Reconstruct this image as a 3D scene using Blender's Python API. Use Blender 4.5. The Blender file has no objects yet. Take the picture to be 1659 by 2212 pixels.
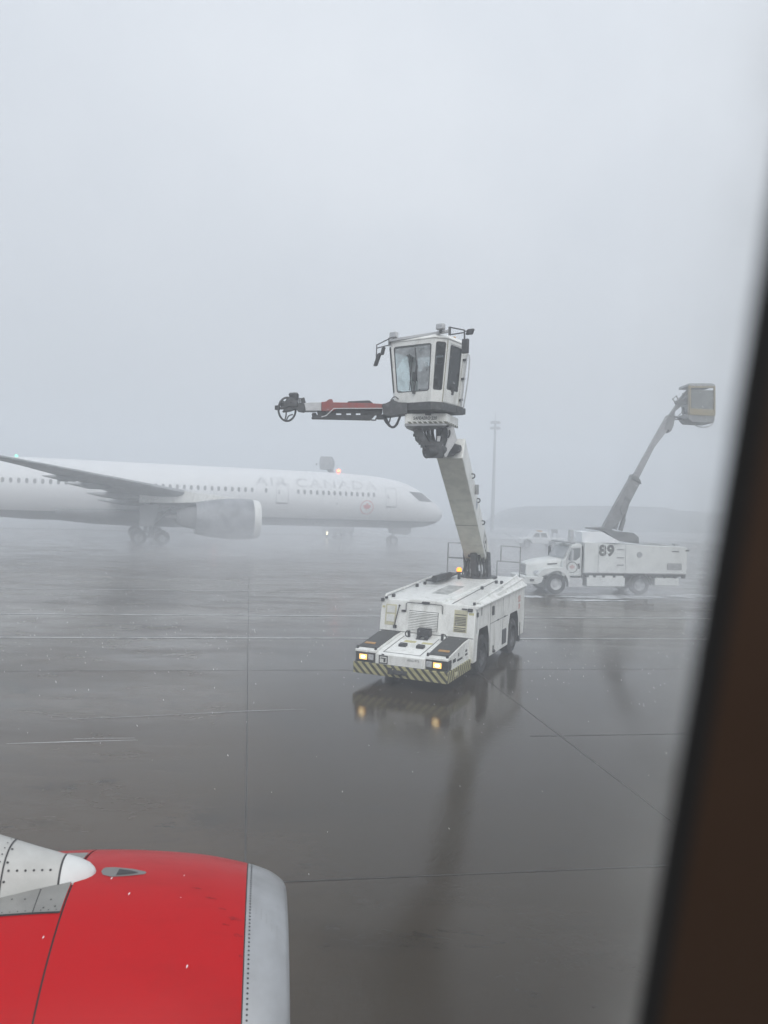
import bpy, bmesh, math, random
from mathutils import Vector, Matrix
random.seed(7)
rad = math.radians
S = bpy.context.scene
COL = S.collection

# ------------------------------------------------------------------ camera
EYE = Vector((0, 0, 4.6))
ROLL, PITCH = rad(1.6), math.atan(22 / 1600)
FWD = Vector((0, math.cos(PITCH), -math.sin(PITCH)))
_u, _r = Vector((0, math.sin(PITCH), math.cos(PITCH))), Vector((1, 0, 0))
RT = _r * math.cos(ROLL) + _u * math.sin(ROLL)
UP = _u * math.cos(ROLL) - _r * math.sin(ROLL)
cd = bpy.data.cameras.new('camera')
cam = bpy.data.objects.new('camera', cd); COL.objects.link(cam)
m = Matrix((RT, UP, -FWD)).transposed().to_4x4(); m.translation = EYE
cam.matrix_world = m
cd.sensor_fit = 'VERTICAL'; cd.sensor_height = 36; cd.sensor_width = 27
cd.lens = 36 * 1600 / 2212
cd.clip_start = 0.02; cd.clip_end = 3000
cd.dof.use_dof = True; cd.dof.focus_distance = 24; cd.dof.aperture_fstop = 4.6
S.camera = cam

# ------------------------------------------------------------------ sky, sun, exposure
SUN_EL, SUN_AZ = rad(42), rad(166)          # azimuth clockwise from +Y
w = bpy.data.worlds.new('World'); S.world = w; w.use_nodes = True
nt = w.node_tree; nt.nodes.clear()
def nd(nt, t, **k):
    n = nt.nodes.new(t)
    for a, b in k.items(): setattr(n, a, b)
    return n
sky = nd(nt, 'ShaderNodeTexSky', sky_type='NISHITA', sun_disc=False, sun_elevation=SUN_EL, sun_rotation=SUN_AZ,
         air_density=1.0, dust_density=6.0, ozone_density=1.0)
hs = nd(nt, 'ShaderNodeHueSaturation'); hs.inputs['Saturation'].default_value = 0.4
tc = nd(nt, 'ShaderNodeTexCoord')
cn = nd(nt, 'ShaderNodeTexNoise'); cn.inputs['Scale'].default_value = 1.7; cn.inputs['Detail'].default_value = 5
cr = nd(nt, 'ShaderNodeValToRGB')
cr.color_ramp.elements[0].position = 0.3; cr.color_ramp.elements[0].color = (0.68, 0.735, 0.81, 1)
cr.color_ramp.elements[1].position = 0.7; cr.color_ramp.elements[1].color = (0.88, 0.925, 0.985, 1)
# an overcast sky is about twice as bright overhead as at the horizon
sx = nd(nt, 'ShaderNodeSeparateXYZ'); zr0 = nd(nt, 'ShaderNodeMapRange')
for k_, v_ in (('From Min', 0.0), ('From Max', 1.0), ('To Min', 8.1), ('To Max', 13.2)): zr0.inputs[k_].default_value = v_
sc_ = nd(nt, 'ShaderNodeVectorMath', operation='SCALE')
mx = nd(nt, 'ShaderNodeMix', data_type='RGBA'); mx.inputs[0].default_value = 0.82
bg = nd(nt, 'ShaderNodeBackground'); bg.inputs['Strength'].default_value = 0.10
wo = nd(nt, 'ShaderNodeOutputWorld')
L = nt.links.new
L(sky.outputs[0], hs.inputs['Color']); L(tc.outputs['Generated'], cn.inputs['Vector']); L(cn.outputs['Fac'], cr.inputs[0])
L(tc.outputs['Generated'], sx.inputs[0]); L(sx.outputs['Z'], zr0.inputs['Value']); L(zr0.outputs[0], sc_.inputs['Scale']); L(cr.outputs[0], sc_.inputs[0]); L(hs.outputs[0], mx.inputs[6]); L(sc_.outputs[0], mx.inputs[7]); L(mx.outputs[2], bg.inputs['Color'])
L(bg.outputs[0], wo.inputs['Surface'])
sl = bpy.data.lights.new('sun', 'SUN'); sl.energy = 1.5; sl.angle = rad(60); sl.color = (1, 0.98, 0.95)
so = bpy.data.objects.new('sun', sl); COL.objects.link(so)
sd = Vector((math.sin(SUN_AZ) * math.cos(SUN_EL), math.cos(SUN_AZ) * math.cos(SUN_EL), math.sin(SUN_EL)))
so.rotation_euler = sd.to_track_quat('Z', 'Y').to_euler(); so.location = sd * 60 + Vector((0, 20, 0))
S.view_settings.view_transform = 'Standard'; S.view_settings.look = 'None'
S.view_settings.exposure = 0.07; S.view_settings.gamma = 1.0
S.render.engine = 'CYCLES'
cy = S.cycles
cy.use_denoising = True; cy.denoiser = 'OPENIMAGEDENOISE'
cy.max_bounces = 8; cy.diffuse_bounces = 3; cy.glossy_bounces = 3; cy.transmission_bounces = 4
cy.transparent_max_bounces = 12; cy.volume_bounces = 2; cy.sample_clamp_indirect = 4
HAZE_DENSITY = 0.0100

# ------------------------------------------------------------------ helpers
def at(px, py, Y):
    """world point seen at pixel (px, py) of a 1659 x 2212 picture, at world depth Y"""
    r = FWD + RT * ((px - 829.5) / 1600) + UP * ((1106 - py) / 1600)
    return EYE + r * (Y / r.y)
def gnd(px, py, z=0.0):
    r = FWD + RT * ((px - 829.5) / 1600) + UP * ((1106 - py) / 1600)
    return EYE + r * ((z - EYE.z) / r.z)

class MB:
    """collects shapes into one mesh"""
    def __init__(s): s.v, s.f, s.m = [], [], []
    def add(s, vs, fs, mat=0):
        o = len(s.v); s.v += [Vector(p) for p in vs]
        for f in fs: s.f.append([i + o for i in f]); s.m.append(mat)
        return s
    def hexa(s, p, mat=0):          # 0-3 bottom ring, 4-7 top ring
        return s.add(p, [(3, 2, 1, 0), (4, 5, 6, 7), (0, 1, 5, 4), (1, 2, 6, 5), (2, 3, 7, 6), (3, 0, 4, 7)], mat)
    def box(s, x0, x1, y0, y1, z0, z1, mat=0):
        return s.hexa([(x0, y0, z0), (x1, y0, z0), (x1, y1, z0), (x0, y1, z0), (x0, y0, z1), (x1, y0, z1), (x1, y1, z1), (x0, y1, z1)], mat)
    def obox(s, c, X, Y, Z, mat=0):  # centre and half-vectors
        c, X, Y, Z = map(Vector, (c, X, Y, Z))
        return s.hexa([c - X - Y - Z, c + X - Y - Z, c + X + Y - Z, c - X + Y - Z, c - X - Y + Z, c + X - Y + Z, c + X + Y + Z, c - X + Y + Z], mat)
    def beam(s, a, b, w, h, up=(0, 0, 1), mat=0, w2=None, h2=None):
        a, b = Vector(a), Vector(b); d = (b - a).normalized(); u = Vector(up)
        r = d.cross(u)
        if r.length < 1e-4: r = d.cross(Vector((0, 1, 0)))
        r.normalize(); u = r.cross(d).normalized()
        w2 = w if w2 is None else w2; h2 = h if h2 is None else h2
        P = [a - r * w / 2 - u * h / 2, a + r * w / 2 - u * h / 2, b + r * w2 / 2 - u * h2 / 2, b - r * w2 / 2 - u * h2 / 2,
             a - r * w / 2 + u * h / 2, a + r * w / 2 + u * h / 2, b + r * w2 / 2 + u * h2 / 2, b - r * w2 / 2 + u * h2 / 2]
        return s.hexa(P, mat)
    def prism(s, poly, d, mat=0):    # 3-D polygon extruded by the vector d
        n = len(poly); P = [Vector(p) for p in poly]; d = Vector(d)
        nrm = Vector()
        for i in range(n): nrm += P[i].cross(P[(i + 1) % n])
        if nrm.dot(d) > 0: P.reverse()
        Q = [p + d for p in P]
        fs = [list(range(n)), list(range(2 * n - 1, n - 1, -1))] + [[(i + 1) % n, i, n + i, n + (i + 1) % n] for i in range(n)]
        return s.add(P + Q, fs, mat)
    def loft(s, rings, cap=True, mat=0, closed=True):
        n = len(rings[0]); vs = [p for r in rings for p in r]; fs = []
        for k in range(len(rings) - 1):
            for i in range(n if closed else n - 1):
                j = (i + 1) % n
                fs.append((k * n + i, k * n + j, (k + 1) * n + j, (k + 1) * n + i))
        if cap: fs += [list(range(n - 1, -1, -1)), [(len(rings) - 1) * n + i for i in range(n)]]
        return s.add(vs, fs, mat)
    def rev(s, prof, c, ax, n=24, cap=True, mat=0):   # profile of (along axis, radius)
        c, ax = Vector(c), Vector(ax).normalized()
        a = ax.orthogonal().normalized(); b = ax.cross(a)
        return s.loft([[c + ax * h + (a * math.cos(t) + b * math.sin(t)) * r for t in [2 * math.pi * i / n for i in range(n)]] for h, r in prof], cap, mat)
    def cyl(s, a, b, r, n=12, r2=None, mat=0):
        a, b = Vector(a), Vector(b)
        return s.rev([(0, r), ((b - a).length, r if r2 is None else r2)], a, b - a, n, True, mat)
    def ball(s, c, r, n=12, sq=(1, 1, 1), mat=0):
        c = Vector(c)
        rings = []
        for k in range(1, n // 2):
            t = math.pi * k / (n // 2)
            rings.append([c + Vector((r * sq[0] * math.sin(t) * math.cos(p), r * sq[1] * math.sin(t) * math.sin(p), -r * sq[2] * math.cos(t))) for p in [2 * math.pi * i / n for i in range(n)]])
        return s.loft(rings, True, mat)
    def tube(s, pts, r, n=8, smooth=0, mat=0):
        P = [Vector(p) for p in pts]
        if smooth:
            Q = []
            for i in range(len(P) - 1):
                p0, p1, p2, p3 = P[max(i - 1, 0)], P[i], P[i + 1], P[min(i + 2, len(P) - 1)]
                for k in range(smooth):
                    t = k / smooth
                    Q.append(0.5 * ((2 * p1) + (p2 - p0) * t + (2 * p0 - 5 * p1 + 4 * p2 - p3) * t * t + (3 * p1 - p0 - 3 * p2 + p3) * t ** 3))
            P = Q + [P[-1]]
        rings, a = [], None
        for i, p in enumerate(P):
            d = (P[min(i + 1, len(P) - 1)] - P[max(i - 1, 0)]).normalized()
            if a is None: a = d.orthogonal().normalized()
            else:
                a = a - d * a.dot(d)
                a = a.normalized() if a.length > 1e-5 else d.orthogonal().normalized()
            b = d.cross(a)
            rings.append([p + (a * math.cos(t) + b * math.sin(t)) * r for t in [2 * math.pi * j / n for j in range(n)]])
        return s.loft(rings, True, mat)
    def xf(s, M):
        s.v = [M @ p for p in s.v]; return s

def obj(name, mb, mats, root=None, bevel=0, smooth=35, parent=None, world=False):
    """links the mesh as ONE object; world=True means its points are in world space and root is the thing's Empty"""
    me = bpy.data.meshes.new(name)
    vs = mb.v
    if world and root is not None:
        inv = root.matrix_basis.inverted(); vs = [inv @ p for p in vs]
    me.from_pydata([tuple(p) for p in vs], [], mb.f)
    for mt in (mats if isinstance(mats, (list, tuple)) else [mats]): me.materials.append(mt)
    me.polygons.foreach_set('material_index', mb.m)
    if not smooth: pass
    else:
        me.polygons.foreach_set('use_smooth', [True] * len(me.polygons)); me.set_sharp_from_angle(angle=rad(smooth))
    bm = bmesh.new(); bm.from_mesh(me); bmesh.ops.recalc_face_normals(bm, faces=bm.faces); bm.to_mesh(me); bm.free()
    me.update()
    o = bpy.data.objects.new(name, me); COL.objects.link(o)
    if parent is not None: o.parent = parent
    elif root is not None: o.parent = root
    if bevel:
        b = o.modifiers.new('edge', 'BEVEL'); b.width = bevel; b.segments = 2; b.limit_method = 'ANGLE'; b.angle_limit = rad(40)
    return o
def tag(o, label=None, cat=None, group=None, kind=None):
    for k, v in (('label', label), ('category', cat), ('group', group), ('kind', kind)):
        if v: o[k] = v
    return o
def empty(name, loc, rz=0.0, ry=0.0, M=None):
    o = bpy.data.objects.new(name, None); COL.objects.link(o); o.empty_display_size = 0.3
    if M is not None: o.matrix_basis = M
    else: o.location = loc; o.rotation_euler = (0, ry, rz)
    o.matrix_basis = o.matrix_basis.copy()
    return o
def lettering(text, size, fn, cut=0.0, offset=0.0, align='LEFT', shear=0.0, spacing=1.0):
    """flat letters as mesh; fn maps the sheet (x, y) to 3-D"""
    c = bpy.data.curves.new('tmp', 'FONT'); c.body = text; c.size = size; c.offset = offset; c.align_x = align; c.shear = shear
    c.space_character = spacing; c.resolution_u = 6
    t = bpy.data.objects.new('tmp', c); COL.objects.link(t)
    dg = bpy.context.evaluated_depsgraph_get(); dg.update()
    me = bpy.data.meshes.new_from_object(t.evaluated_get(dg))
    bm = bmesh.new(); bm.from_mesh(me)
    if cut:
        y = -size
        while y < size * 1.2:
            bmesh.ops.bisect_plane(bm, geom=bm.verts[:] + bm.edges[:] + bm.faces[:], plane_co=(0, y, 0), plane_no=(0, 1, 0)); y += cut
    bm.verts.ensure_lookup_table(); bm.verts.index_update()
    mb = MB(); mb.add([fn(v.co.x, v.co.y) for v in bm.verts], [[v.index for v in f.verts] for f in bm.faces])
    bm.free(); bpy.data.objects.remove(t); bpy.data.curves.remove(c); bpy.data.meshes.remove(me)
    return mb

# ------------------------------------------------------------------ materials
def mat(name, col, rough=0.5, metal=0.0, col2=None, scale=4.0, rough2=None, bump=0.0, spec=0.5, stretch=(1, 1, 1), lo=0.42, hi=0.62, coat=0.0):
    mt = bpy.data.materials.new(name); mt.use_nodes = True
    n = mt.node_tree; b = n.nodes['Principled BSDF']; K = n.links.new
    b.inputs['Base Color'].default_value = (*col, 1); b.inputs['Roughness'].default_value = rough; b.inputs['Metallic'].default_value = metal
    b.inputs['Specular IOR Level'].default_value = spec; b.inputs['Coat Weight'].default_value = coat
    if col2 is None: col2 = tuple(c * 0.86 for c in col)
    tc = n.nodes.new('ShaderNodeTexCoord'); mp = n.nodes.new('ShaderNodeMapping'); mp.inputs['Scale'].default_value = stretch
    nz = n.nodes.new('ShaderNodeTexNoise'); nz.inputs['Scale'].default_value = scale; nz.inputs['Detail'].default_value = 6; nz.inputs['Roughness'].default_value = 0.62
    rp = n.nodes.new('ShaderNodeMapRange'); rp.inputs['From Min'].default_value = lo; rp.inputs['From Max'].default_value = hi
    mx = n.nodes.new('ShaderNodeMix'); mx.data_type = 'RGBA'
    mx.inputs[6].default_value = (*col, 1); mx.inputs[7].default_value = (*col2, 1)
    K(tc.outputs['Object'], mp.inputs[0]); K(mp.outputs[0], nz.inputs['Vector']); K(nz.outputs['Fac'], rp.inputs['Value']); K(rp.outputs[0], mx.inputs[0])
    K(mx.outputs[2], b.inputs['Base Color'])
    if rough2 is not None:
        mr = n.nodes.new('ShaderNodeMapRange'); mr.inputs['From Min'].default_value = lo; mr.inputs['From Max'].default_value = hi
        mr.inputs['To Min'].default_value = rough; mr.inputs['To Max'].default_value = rough2
        K(nz.outputs['Fac'], mr.inputs['Value']); K(mr.outputs[0], b.inputs['Roughness'])
    if bump:
        bp = n.nodes.new('ShaderNodeBump'); bp.inputs['Strength'].default_value = bump; bp.inputs['Distance'].default_value = 0.02
        K(nz.outputs['Fac'], bp.inputs['Height']); K(bp.outputs[0], b.inputs['Normal'])
    return mt
def glow(name, col, strength):
    mt = bpy.data.materials.new(name); mt.use_nodes = True; b = mt.node_tree.nodes['Principled BSDF']
    b.inputs['Base Color'].default_value = (*col, 1); b.inputs['Emission Color'].default_value = (*col, 1); b.inputs['Emission Strength'].default_value = strength
    return mt
def glass(name, tint=(0.62, 0.67, 0.68), clear=0.6, frost=(0.45, 0.48, 0.5), scale=2.2, lo=0.45, hi=0.6, frost_max=0.8):
    """window glass with a film of melting snow on part of it"""
    mt = bpy.data.materials.new(name); mt.use_nodes = True; n = mt.node_tree; K = n.links.new
    for x in list(n.nodes): n.nodes.remove(x)
    out = n.nodes.new('ShaderNodeOutputMaterial')
    tr = n.nodes.new('ShaderNodeBsdfTransparent'); tr.inputs[0].default_value = (*tint, 1)
    gl = n.nodes.new('ShaderNodeBsdfGlossy'); gl.inputs['Roughness'].default_value = 0.04
    fr = n.nodes.new('ShaderNodeMapRange'); lw = n.nodes.new('ShaderNodeLayerWeight'); pw = n.nodes.new('ShaderNodeMath'); pw.operation = 'POWER'; pw.inputs[1].default_value = 4
    K(lw.outputs['Facing'], pw.inputs[0]); K(pw.outputs[0], fr.inputs['Value']); fr.inputs['To Min'].default_value = 0.04; fr.inputs['To Max'].default_value = 0.9
    m1 = n.nodes.new('ShaderNodeMixShader'); m2 = n.nodes.new('ShaderNodeMixShader')
    df = n.nodes.new('ShaderNodeBsdfDiffuse'); df.inputs[0].default_value = (*frost, 1)
    tc = n.nodes.new('ShaderNodeTexCoord'); nz = n.nodes.new('ShaderNodeTexNoise'); nz.inputs['Scale'].default_value = scale; nz.inputs['Detail'].default_value = 5
    rp = n.nodes.new('ShaderNodeMapRange'); rp.inputs['From Min'].default_value = lo; rp.inputs['From Max'].default_value = hi
    rp.inputs['To Min'].default_value = 1 - clear - 0.25 if clear < 0.75 else 0.0; rp.inputs['To Max'].default_value = frost_max
    K(fr.outputs[0], m1.inputs[0]); K(tr.outputs[0], m1.inputs[1]); K(gl.outputs[0], m1.inputs[2])
    K(tc.outputs['Object'], nz.inputs['Vector']); K(nz.outputs['Fac'], rp.inputs['Value']); K(rp.outputs[0], m2.inputs[0])
    K(m1.outputs[0], m2.inputs[1]); K(df.outputs[0], m2.inputs[2]); K(m2.outputs[0], out.inputs['Surface'])
    return mt

WHITE = mat('white_paint', (0.80, 0.81, 0.785), 0.35, col2=(0.52, 0.525, 0.485), scale=3.2, rough2=0.55, lo=0.48, hi=0.78, stretch=(1.3, 1.3, .45))
WHITE_DIRTY = mat('weathered_white_paint', (0.68, 0.69, 0.665), 0.42, col2=(0.44, 0.445, 0.42), scale=3.0, rough2=0.6, lo=0.5, hi=0.8, stretch=(1, 1, 0.5))
UNDER = mat('boom_grey_paint', (0.58, 0.58, 0.51), 0.5, col2=(0.47, 0.475, 0.42), scale=3)
TRUCKW = mat('truck_white_paint', (0.66, 0.68, 0.67), 0.45, col2=(0.52, 0.54, 0.53), scale=1.6, lo=0.45, hi=0.75)
BLACK = mat('black_plastic', (0.025, 0.026, 0.028), 0.5, col2=(0.05, 0.053, 0.056), scale=14, bump=0.15)
GRIP = mat('grip_mat', (0.05, 0.052, 0.05), 0.75, col2=(0.075, 0.078, 0.078), scale=20, bump=0.2)
STEEL = mat('dark_steel', (0.05, 0.053, 0.056), 0.5, 0.2, col2=(0.12, 0.125, 0.13), scale=9, lo=0.5, hi=0.72)
GREY = mat('grey_metal', (0.36, 0.37, 0.38), 0.45, 0.3, col2=(0.27, 0.28, 0.29), scale=5)
LGREY = mat('light_grey_metal', (0.55, 0.56, 0.57), 0.4, 0.1, col2=(0.45, 0.46, 0.47), scale=5)
RUBBER = mat('tyre_rubber', (0.018, 0.018, 0.019), 0.8, col2=(0.05, 0.052, 0.054), scale=7, bump=0.2, lo=0.45, hi=0.7)
HOSE = mat('black_hose', (0.04, 0.042, 0.045), 0.45, col2=(0.08, 0.08, 0.085), scale=12)
RED_ARM = mat('red_paint', (0.27, 0.04, 0.035), 0.5, col2=(0.20, 0.09, 0.085), scale=9, lo=.4, hi=.7)
CREAM = mat('faded_yellow_panel', (0.55, 0.52, 0.36), 0.5, col2=(0.45, 0.44, 0.33), scale=6)
YEL = mat('yellow_label', (0.55, 0.50, 0.22), 0.55, col2=(0.5, 0.48, 0.3), scale=9)
ORANGE = mat('orange_label', (0.5, 0.27, 0.08), 0.5)
TAN = mat('tan_frame', (0.27, 0.215, 0.105), 0.5, col2=(0.22, 0.19, 0.12), scale=5)
INK = mat('dark_ink', (0.04, 0.042, 0.045), 0.5)
TRUCKINK = mat('number_paint', (0.05, 0.052, 0.05), 0.5, col2=(0.11, 0.11, 0.105), scale=6)
SNOW = mat('fresh_snow', (0.82, 0.84, 0.86), 0.7, col2=(0.74, 0.77, 0.8), scale=3, bump=0.3)
CABGLASS = glass('cab_glass', (0.80, 0.86, 0.86), 0.9, (0.5, 0.53, 0.55), 1.2, 0.52, 0.66, 0.5)
SIDEGLASS = glass('dark_side_glass', (0.16, 0.18, 0.19), 0.9, (0.22, 0.24, 0.25), 9, 0.5, 0.8, 0.45)
LAMPGLASS = mat('lamp_lens', (0.5, 0.52, 0.54), 0.15, col2=(0.35, 0.36, 0.38), scale=20)
WARM = glow('headlight_glow', (1.0, 0.56, 0.16), 1.3)
HOT = glow('lamp_filament_glow', (1.0, 0.80, 0.42), 5)
AMBER = glow('amber_glow', (1.0, 0.25, 0.015), 3.0)
REDGLOW = glow('red_glow', (1.0, 0.11, 0.05), 10)
REDDIM = glow('dim_red_glow', (1.0, 0.14, 0.05), 22)
GREENGLOW = glow('green_glow', (0.1, 1.0, 0.5), 4)
WHITEGLOW = glow('white_glow', (1.0, 0.90, 0.62), 6)

def stripes(name, axis, c1=(0.50, 0.47, 0.24), c2=(0.05, 0.05, 0.045), pitch=0.17, slope=1.0, duty=0.55):
    """hazard stripes: diagonal bands across a bumper"""
    mt = bpy.data.materials.new(name); mt.use_nodes = True; n = mt.node_tree; K = n.links.new; b = n.nodes['Principled BSDF']
    tc = n.nodes.new('ShaderNodeTexCoord'); sp = n.nodes.new('ShaderNodeSeparateXYZ'); K(tc.outputs['Object'], sp.inputs[0])
    ml = n.nodes.new('ShaderNodeMath'); ml.operation = 'MULTIPLY_ADD'; ml.inputs[1].default_value = slope
    K(sp.outputs['Z'], ml.inputs[0]); K(sp.outputs[axis], ml.inputs[2])
    dv = n.nodes.new('ShaderNodeMath'); dv.operation = 'DIVIDE'; dv.inputs[1].default_value = pitch; K(ml.outputs[0], dv.inputs[0])
    fr = n.nodes.new('ShaderNodeMath'); fr.operation = 'FRACT'; K(dv.outputs[0], fr.inputs[0])
    lt = n.nodes.new('ShaderNodeMath'); lt.operation = 'LESS_THAN'; lt.inputs[1].default_value = duty; K(fr.outputs[0], lt.inputs[0])
    nz = n.nodes.new('ShaderNodeTexNoise'); nz.inputs['Scale'].default_value = 9; nz.inputs['Detail'].default_value = 5; K(tc.outputs['Object'], nz.inputs['Vector'])
    mx = n.nodes.new('ShaderNodeMix'); mx.data_type = 'RGBA'; mx.inputs[6].default_value = (*c2, 1); mx.inputs[7].default_value = (*c1, 1); K(lt.outputs[0], mx.inputs[0])
    m2 = n.nodes.new('ShaderNodeMix'); m2.data_type = 'RGBA'; m2.blend_type = 'MULTIPLY'; m2.inputs[0].default_value = 0.5
    K(mx.outputs[2], m2.inputs[6]); K(nz.outputs['Fac'], m2.inputs[7]); K(m2.outputs[2], b.inputs['Base Color']); b.inputs['Roughness'].default_value = 0.5
    return mt
STRIPE_FRONT = stripes('hazard_stripes_front', 'X', slope=1.0, pitch=0.2)
STRIPE_SIDE = stripes('hazard_stripes_side', 'Y', slope=-0.5, pitch=0.17)
STRIPE_TURRET = stripes('hazard_stripes_turret', 'X', c1=(0.5, 0.5, 0.4), slope=1.0, pitch=0.2)

# ------------------------------------------------------------------ haze (closed box of even air)
hz = MB().box(-170, 170, -12, 235, -1, 23)
hm = bpy.data.materials.new('blowing_snow_air'); hm.use_nodes = True; n = hm.node_tree
for x in list(n.nodes): n.nodes.remove(x)
ho = n.nodes.new('ShaderNodeOutputMaterial'); pv = n.nodes.new('ShaderNodeVolumePrincipled')
pv.inputs['Color'].default_value = (0.915, 0.957, 1.0, 1); pv.inputs['Density'].default_value = HAZE_DENSITY; pv.inputs['Anisotropy'].default_value = 0.0
n.links.new(pv.outputs[0], ho.inputs['Volume'])
haze = obj('haze', hz, hm, smooth=0); tag(haze, kind='stuff')

# ------------------------------------------------------------------ ground
def ground_material():
    mt = bpy.data.materials.new('wet_concrete'); mt.use_nodes = True; n = mt.node_tree; K = n.links.new; b = n.nodes['Principled BSDF']
    tc = n.nodes.new('ShaderNodeTexCoord')
    def noise(scale, stretch, detail=6, rough=0.6, dist=0.0):
        mp = n.nodes.new('ShaderNodeMapping'); mp.inputs['Scale'].default_value = stretch; mp.inputs['Rotation'].default_value = (0, 0, rad(-8))
        nz = n.nodes.new('ShaderNodeTexNoise'); nz.inputs['Scale'].default_value = scale; nz.inputs['Detail'].default_value = detail
        nz.inputs['Roughness'].default_value = rough; nz.inputs['Distortion'].default_value = dist
        K(tc.outputs['Object'], mp.inputs[0]); K(mp.outputs[0], nz.inputs['Vector']); return nz.outputs['Fac']
    def rng(v, a, b_, c, d):
        r = n.nodes.new('ShaderNodeMapRange'); r.interpolation_type = 'SMOOTHSTEP'
        for k, x in zip(('From Min', 'From Max', 'To Min', 'To Max'), (a, b_, c, d)): r.inputs[k].default_value = x
        K(v, r.inputs['Value']); return r.outputs[0]
    def mixc(f, a, c):
        m = n.nodes.new('ShaderNodeMix'); m.data_type = 'RGBA'
        if isinstance(f, float): m.inputs[0].default_value = f
        else: K(f, m.inputs[0])
        for i, v in ((6, a), (7, c)):
            if isinstance(v, tuple): m.inputs[i].default_value = (*v, 1)
            else: K(v, m.inputs[i])
        return m.outputs[2]
    big = noise(0.16, (0.45, 1, 1), 4, 0.55, 0.6)
    mid = noise(0.75, (0.5, 1, 1), 7, 0.65, 0.4)
    fine = noise(26, (1, 1, 1), 4, 0.7)
    c = mixc(rng(big, 0.38, 0.62, 0, 1), (0.040, 0.026, 0.012), (0.068, 0.050, 0.030))
    c = mixc(rng(mid, 0.52, 0.72, 0, 0.75), c, (0.022, 0.016, 0.010))
    c = mixc(rng(fine, 0.3, 0.7, 0, 0.25), c, (0.07, 0.058, 0.042))
    sp = n.nodes.new('ShaderNodeSeparateXYZ'); K(tc.outputs['Object'], sp.inputs[0])
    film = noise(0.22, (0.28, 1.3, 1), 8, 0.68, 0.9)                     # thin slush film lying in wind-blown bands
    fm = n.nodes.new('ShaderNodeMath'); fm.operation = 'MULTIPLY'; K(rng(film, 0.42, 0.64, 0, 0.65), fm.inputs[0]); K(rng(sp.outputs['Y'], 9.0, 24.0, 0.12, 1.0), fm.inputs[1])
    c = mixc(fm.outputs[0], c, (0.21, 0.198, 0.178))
    rag = noise(1.1, (0.4, 1.2, 1), 8, 0.75, 1.2)
    c = mixc(rng(rag, 0.575, 0.66, 0, 0.75), c, (0.018, 0.0145, 0.0105))
    # the slabs to the right of the joint, where the deicing fluid runs off, carry a smooth film of liquid
    def mth(op, a, c_):
        q = n.nodes.new('ShaderNodeMath'); q.operation = op
        for i, v in enumerate((a, c_)):
            if isinstance(v, float): q.inputs[i].default_value = v
            else: K(v, q.inputs[i])
        return q.outputs[0]
    dist = mth('ADD', mth('ADD', sp.outputs['X'], mth('MULTIPLY', sp.outputs['Y'], 0.179)), mth('MULTIPLY', mid, 3.0))
    wet = mth('MULTIPLY', rng(dist, 0.3, 3.2, 0, 1), rng(sp.outputs['Y'], 18.0, 34.0, 1, 0))
    rg = mth('MULTIPLY', rng(mid, 0.36, 0.66, 0.28, 0.10), mth('SUBTRACT', 1.0, mth('MULTIPLY', wet, 0.50)))
    K(rg, b.inputs['Roughness'])
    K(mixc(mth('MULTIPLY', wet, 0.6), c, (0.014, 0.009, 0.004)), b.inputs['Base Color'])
    b.inputs['IOR'].default_value = 1.34; b.inputs['Specular IOR Level'].default_value = 0.5
    rip = noise(9.0, (1, 0.8, 1), 6, 0.65)
    bp = n.nodes.new('ShaderNodeBump'); bp.inputs['Strength'].default_value = 0.2; bp.inputs['Distance'].default_value = 0.012
    K(rip, bp.inputs['Height']); K(mth('SUBTRACT', 0.28, mth('MULTIPLY', wet, 0.10)), bp.inputs['Strength']); K(bp.outputs[0], b.inputs['Normal'])
    return mt
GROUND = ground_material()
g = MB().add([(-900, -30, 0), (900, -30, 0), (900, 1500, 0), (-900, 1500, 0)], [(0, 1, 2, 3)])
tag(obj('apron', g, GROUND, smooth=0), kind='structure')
PAINT = mat('line_paint', (0.42, 0.42, 0.42), 0.3, col2=(0.12, 0.12, 0.12), scale=1.3, lo=0.42, hi=0.66)
JOINT = mat('joint_sealant', (0.028, 0.027, 0.025), 0.5, col2=(0.05, 0.048, 0.045), scale=2)
GX, GY = Vector((math.cos(rad(7.8)), math.sin(rad(7.8)), 0)), Vector((-math.sin(rad(10.3)), math.cos(rad(10.3)), 0))
def strip(name, p, d, a, b, w0, z, mt, wob=0.0, taper=0):
    p = Vector((p[0], p[1], 0)); d = d.normalized(); nrm = Vector((-d.y, d.x, 0)); N = max(2, int((b - a) / 1.2) if wob else 2)
    vs, fs = [], []
    for i in range(N + 1):
        t = a + (b - a) * i / N
        q = p + d * t + nrm * (wob * random.uniform(-1, 1)); ww = w0 * (random.uniform(0.4, 1.3) if taper else 1)
        if taper and i in (0, N): ww = 0.005
        vs += [q - nrm * ww / 2 + Vector((0, 0, z)), q + nrm * ww / 2 + Vector((0, 0, z))]
        if i: fs.append((2 * i - 2, 2 * i, 2 * i + 1, 2 * i - 1))
    return tag(obj(name, MB().add(vs, fs), mt, smooth=0), kind='structure')
strip('painted_line', gnd(0, 1326), GX, -40, 60, 0.22, 0.008, PAINT)
strip('painted_line', gnd(0, 1377), GX, -40, 50, 0.16, 0.008, PAINT)
strip('painted_line', gnd(100, 1272), GX, -40, 40, 0.14, 0.008, PAINT)
strip('pavement_joint', gnd(530, 1860), GY, -9, 75, 0.022, 0.004, JOINT)
strip('pavement_joint', gnd(1060, 1475), GY, -22, 4, 0.022, 0.004, JOINT)
strip('pavement_joint', gnd(620, 1905), GX, -20, 30, 0.022, 0.004, JOINT)
strip('pavement_joint', gnd(300, 1449), GX, -30, 40, 0.02, 0.004, JOINT)
strip('pavement_joint', gnd(1300, 1588), GX, -1.5, 30, 0.03, 0.004, JOINT)
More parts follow.
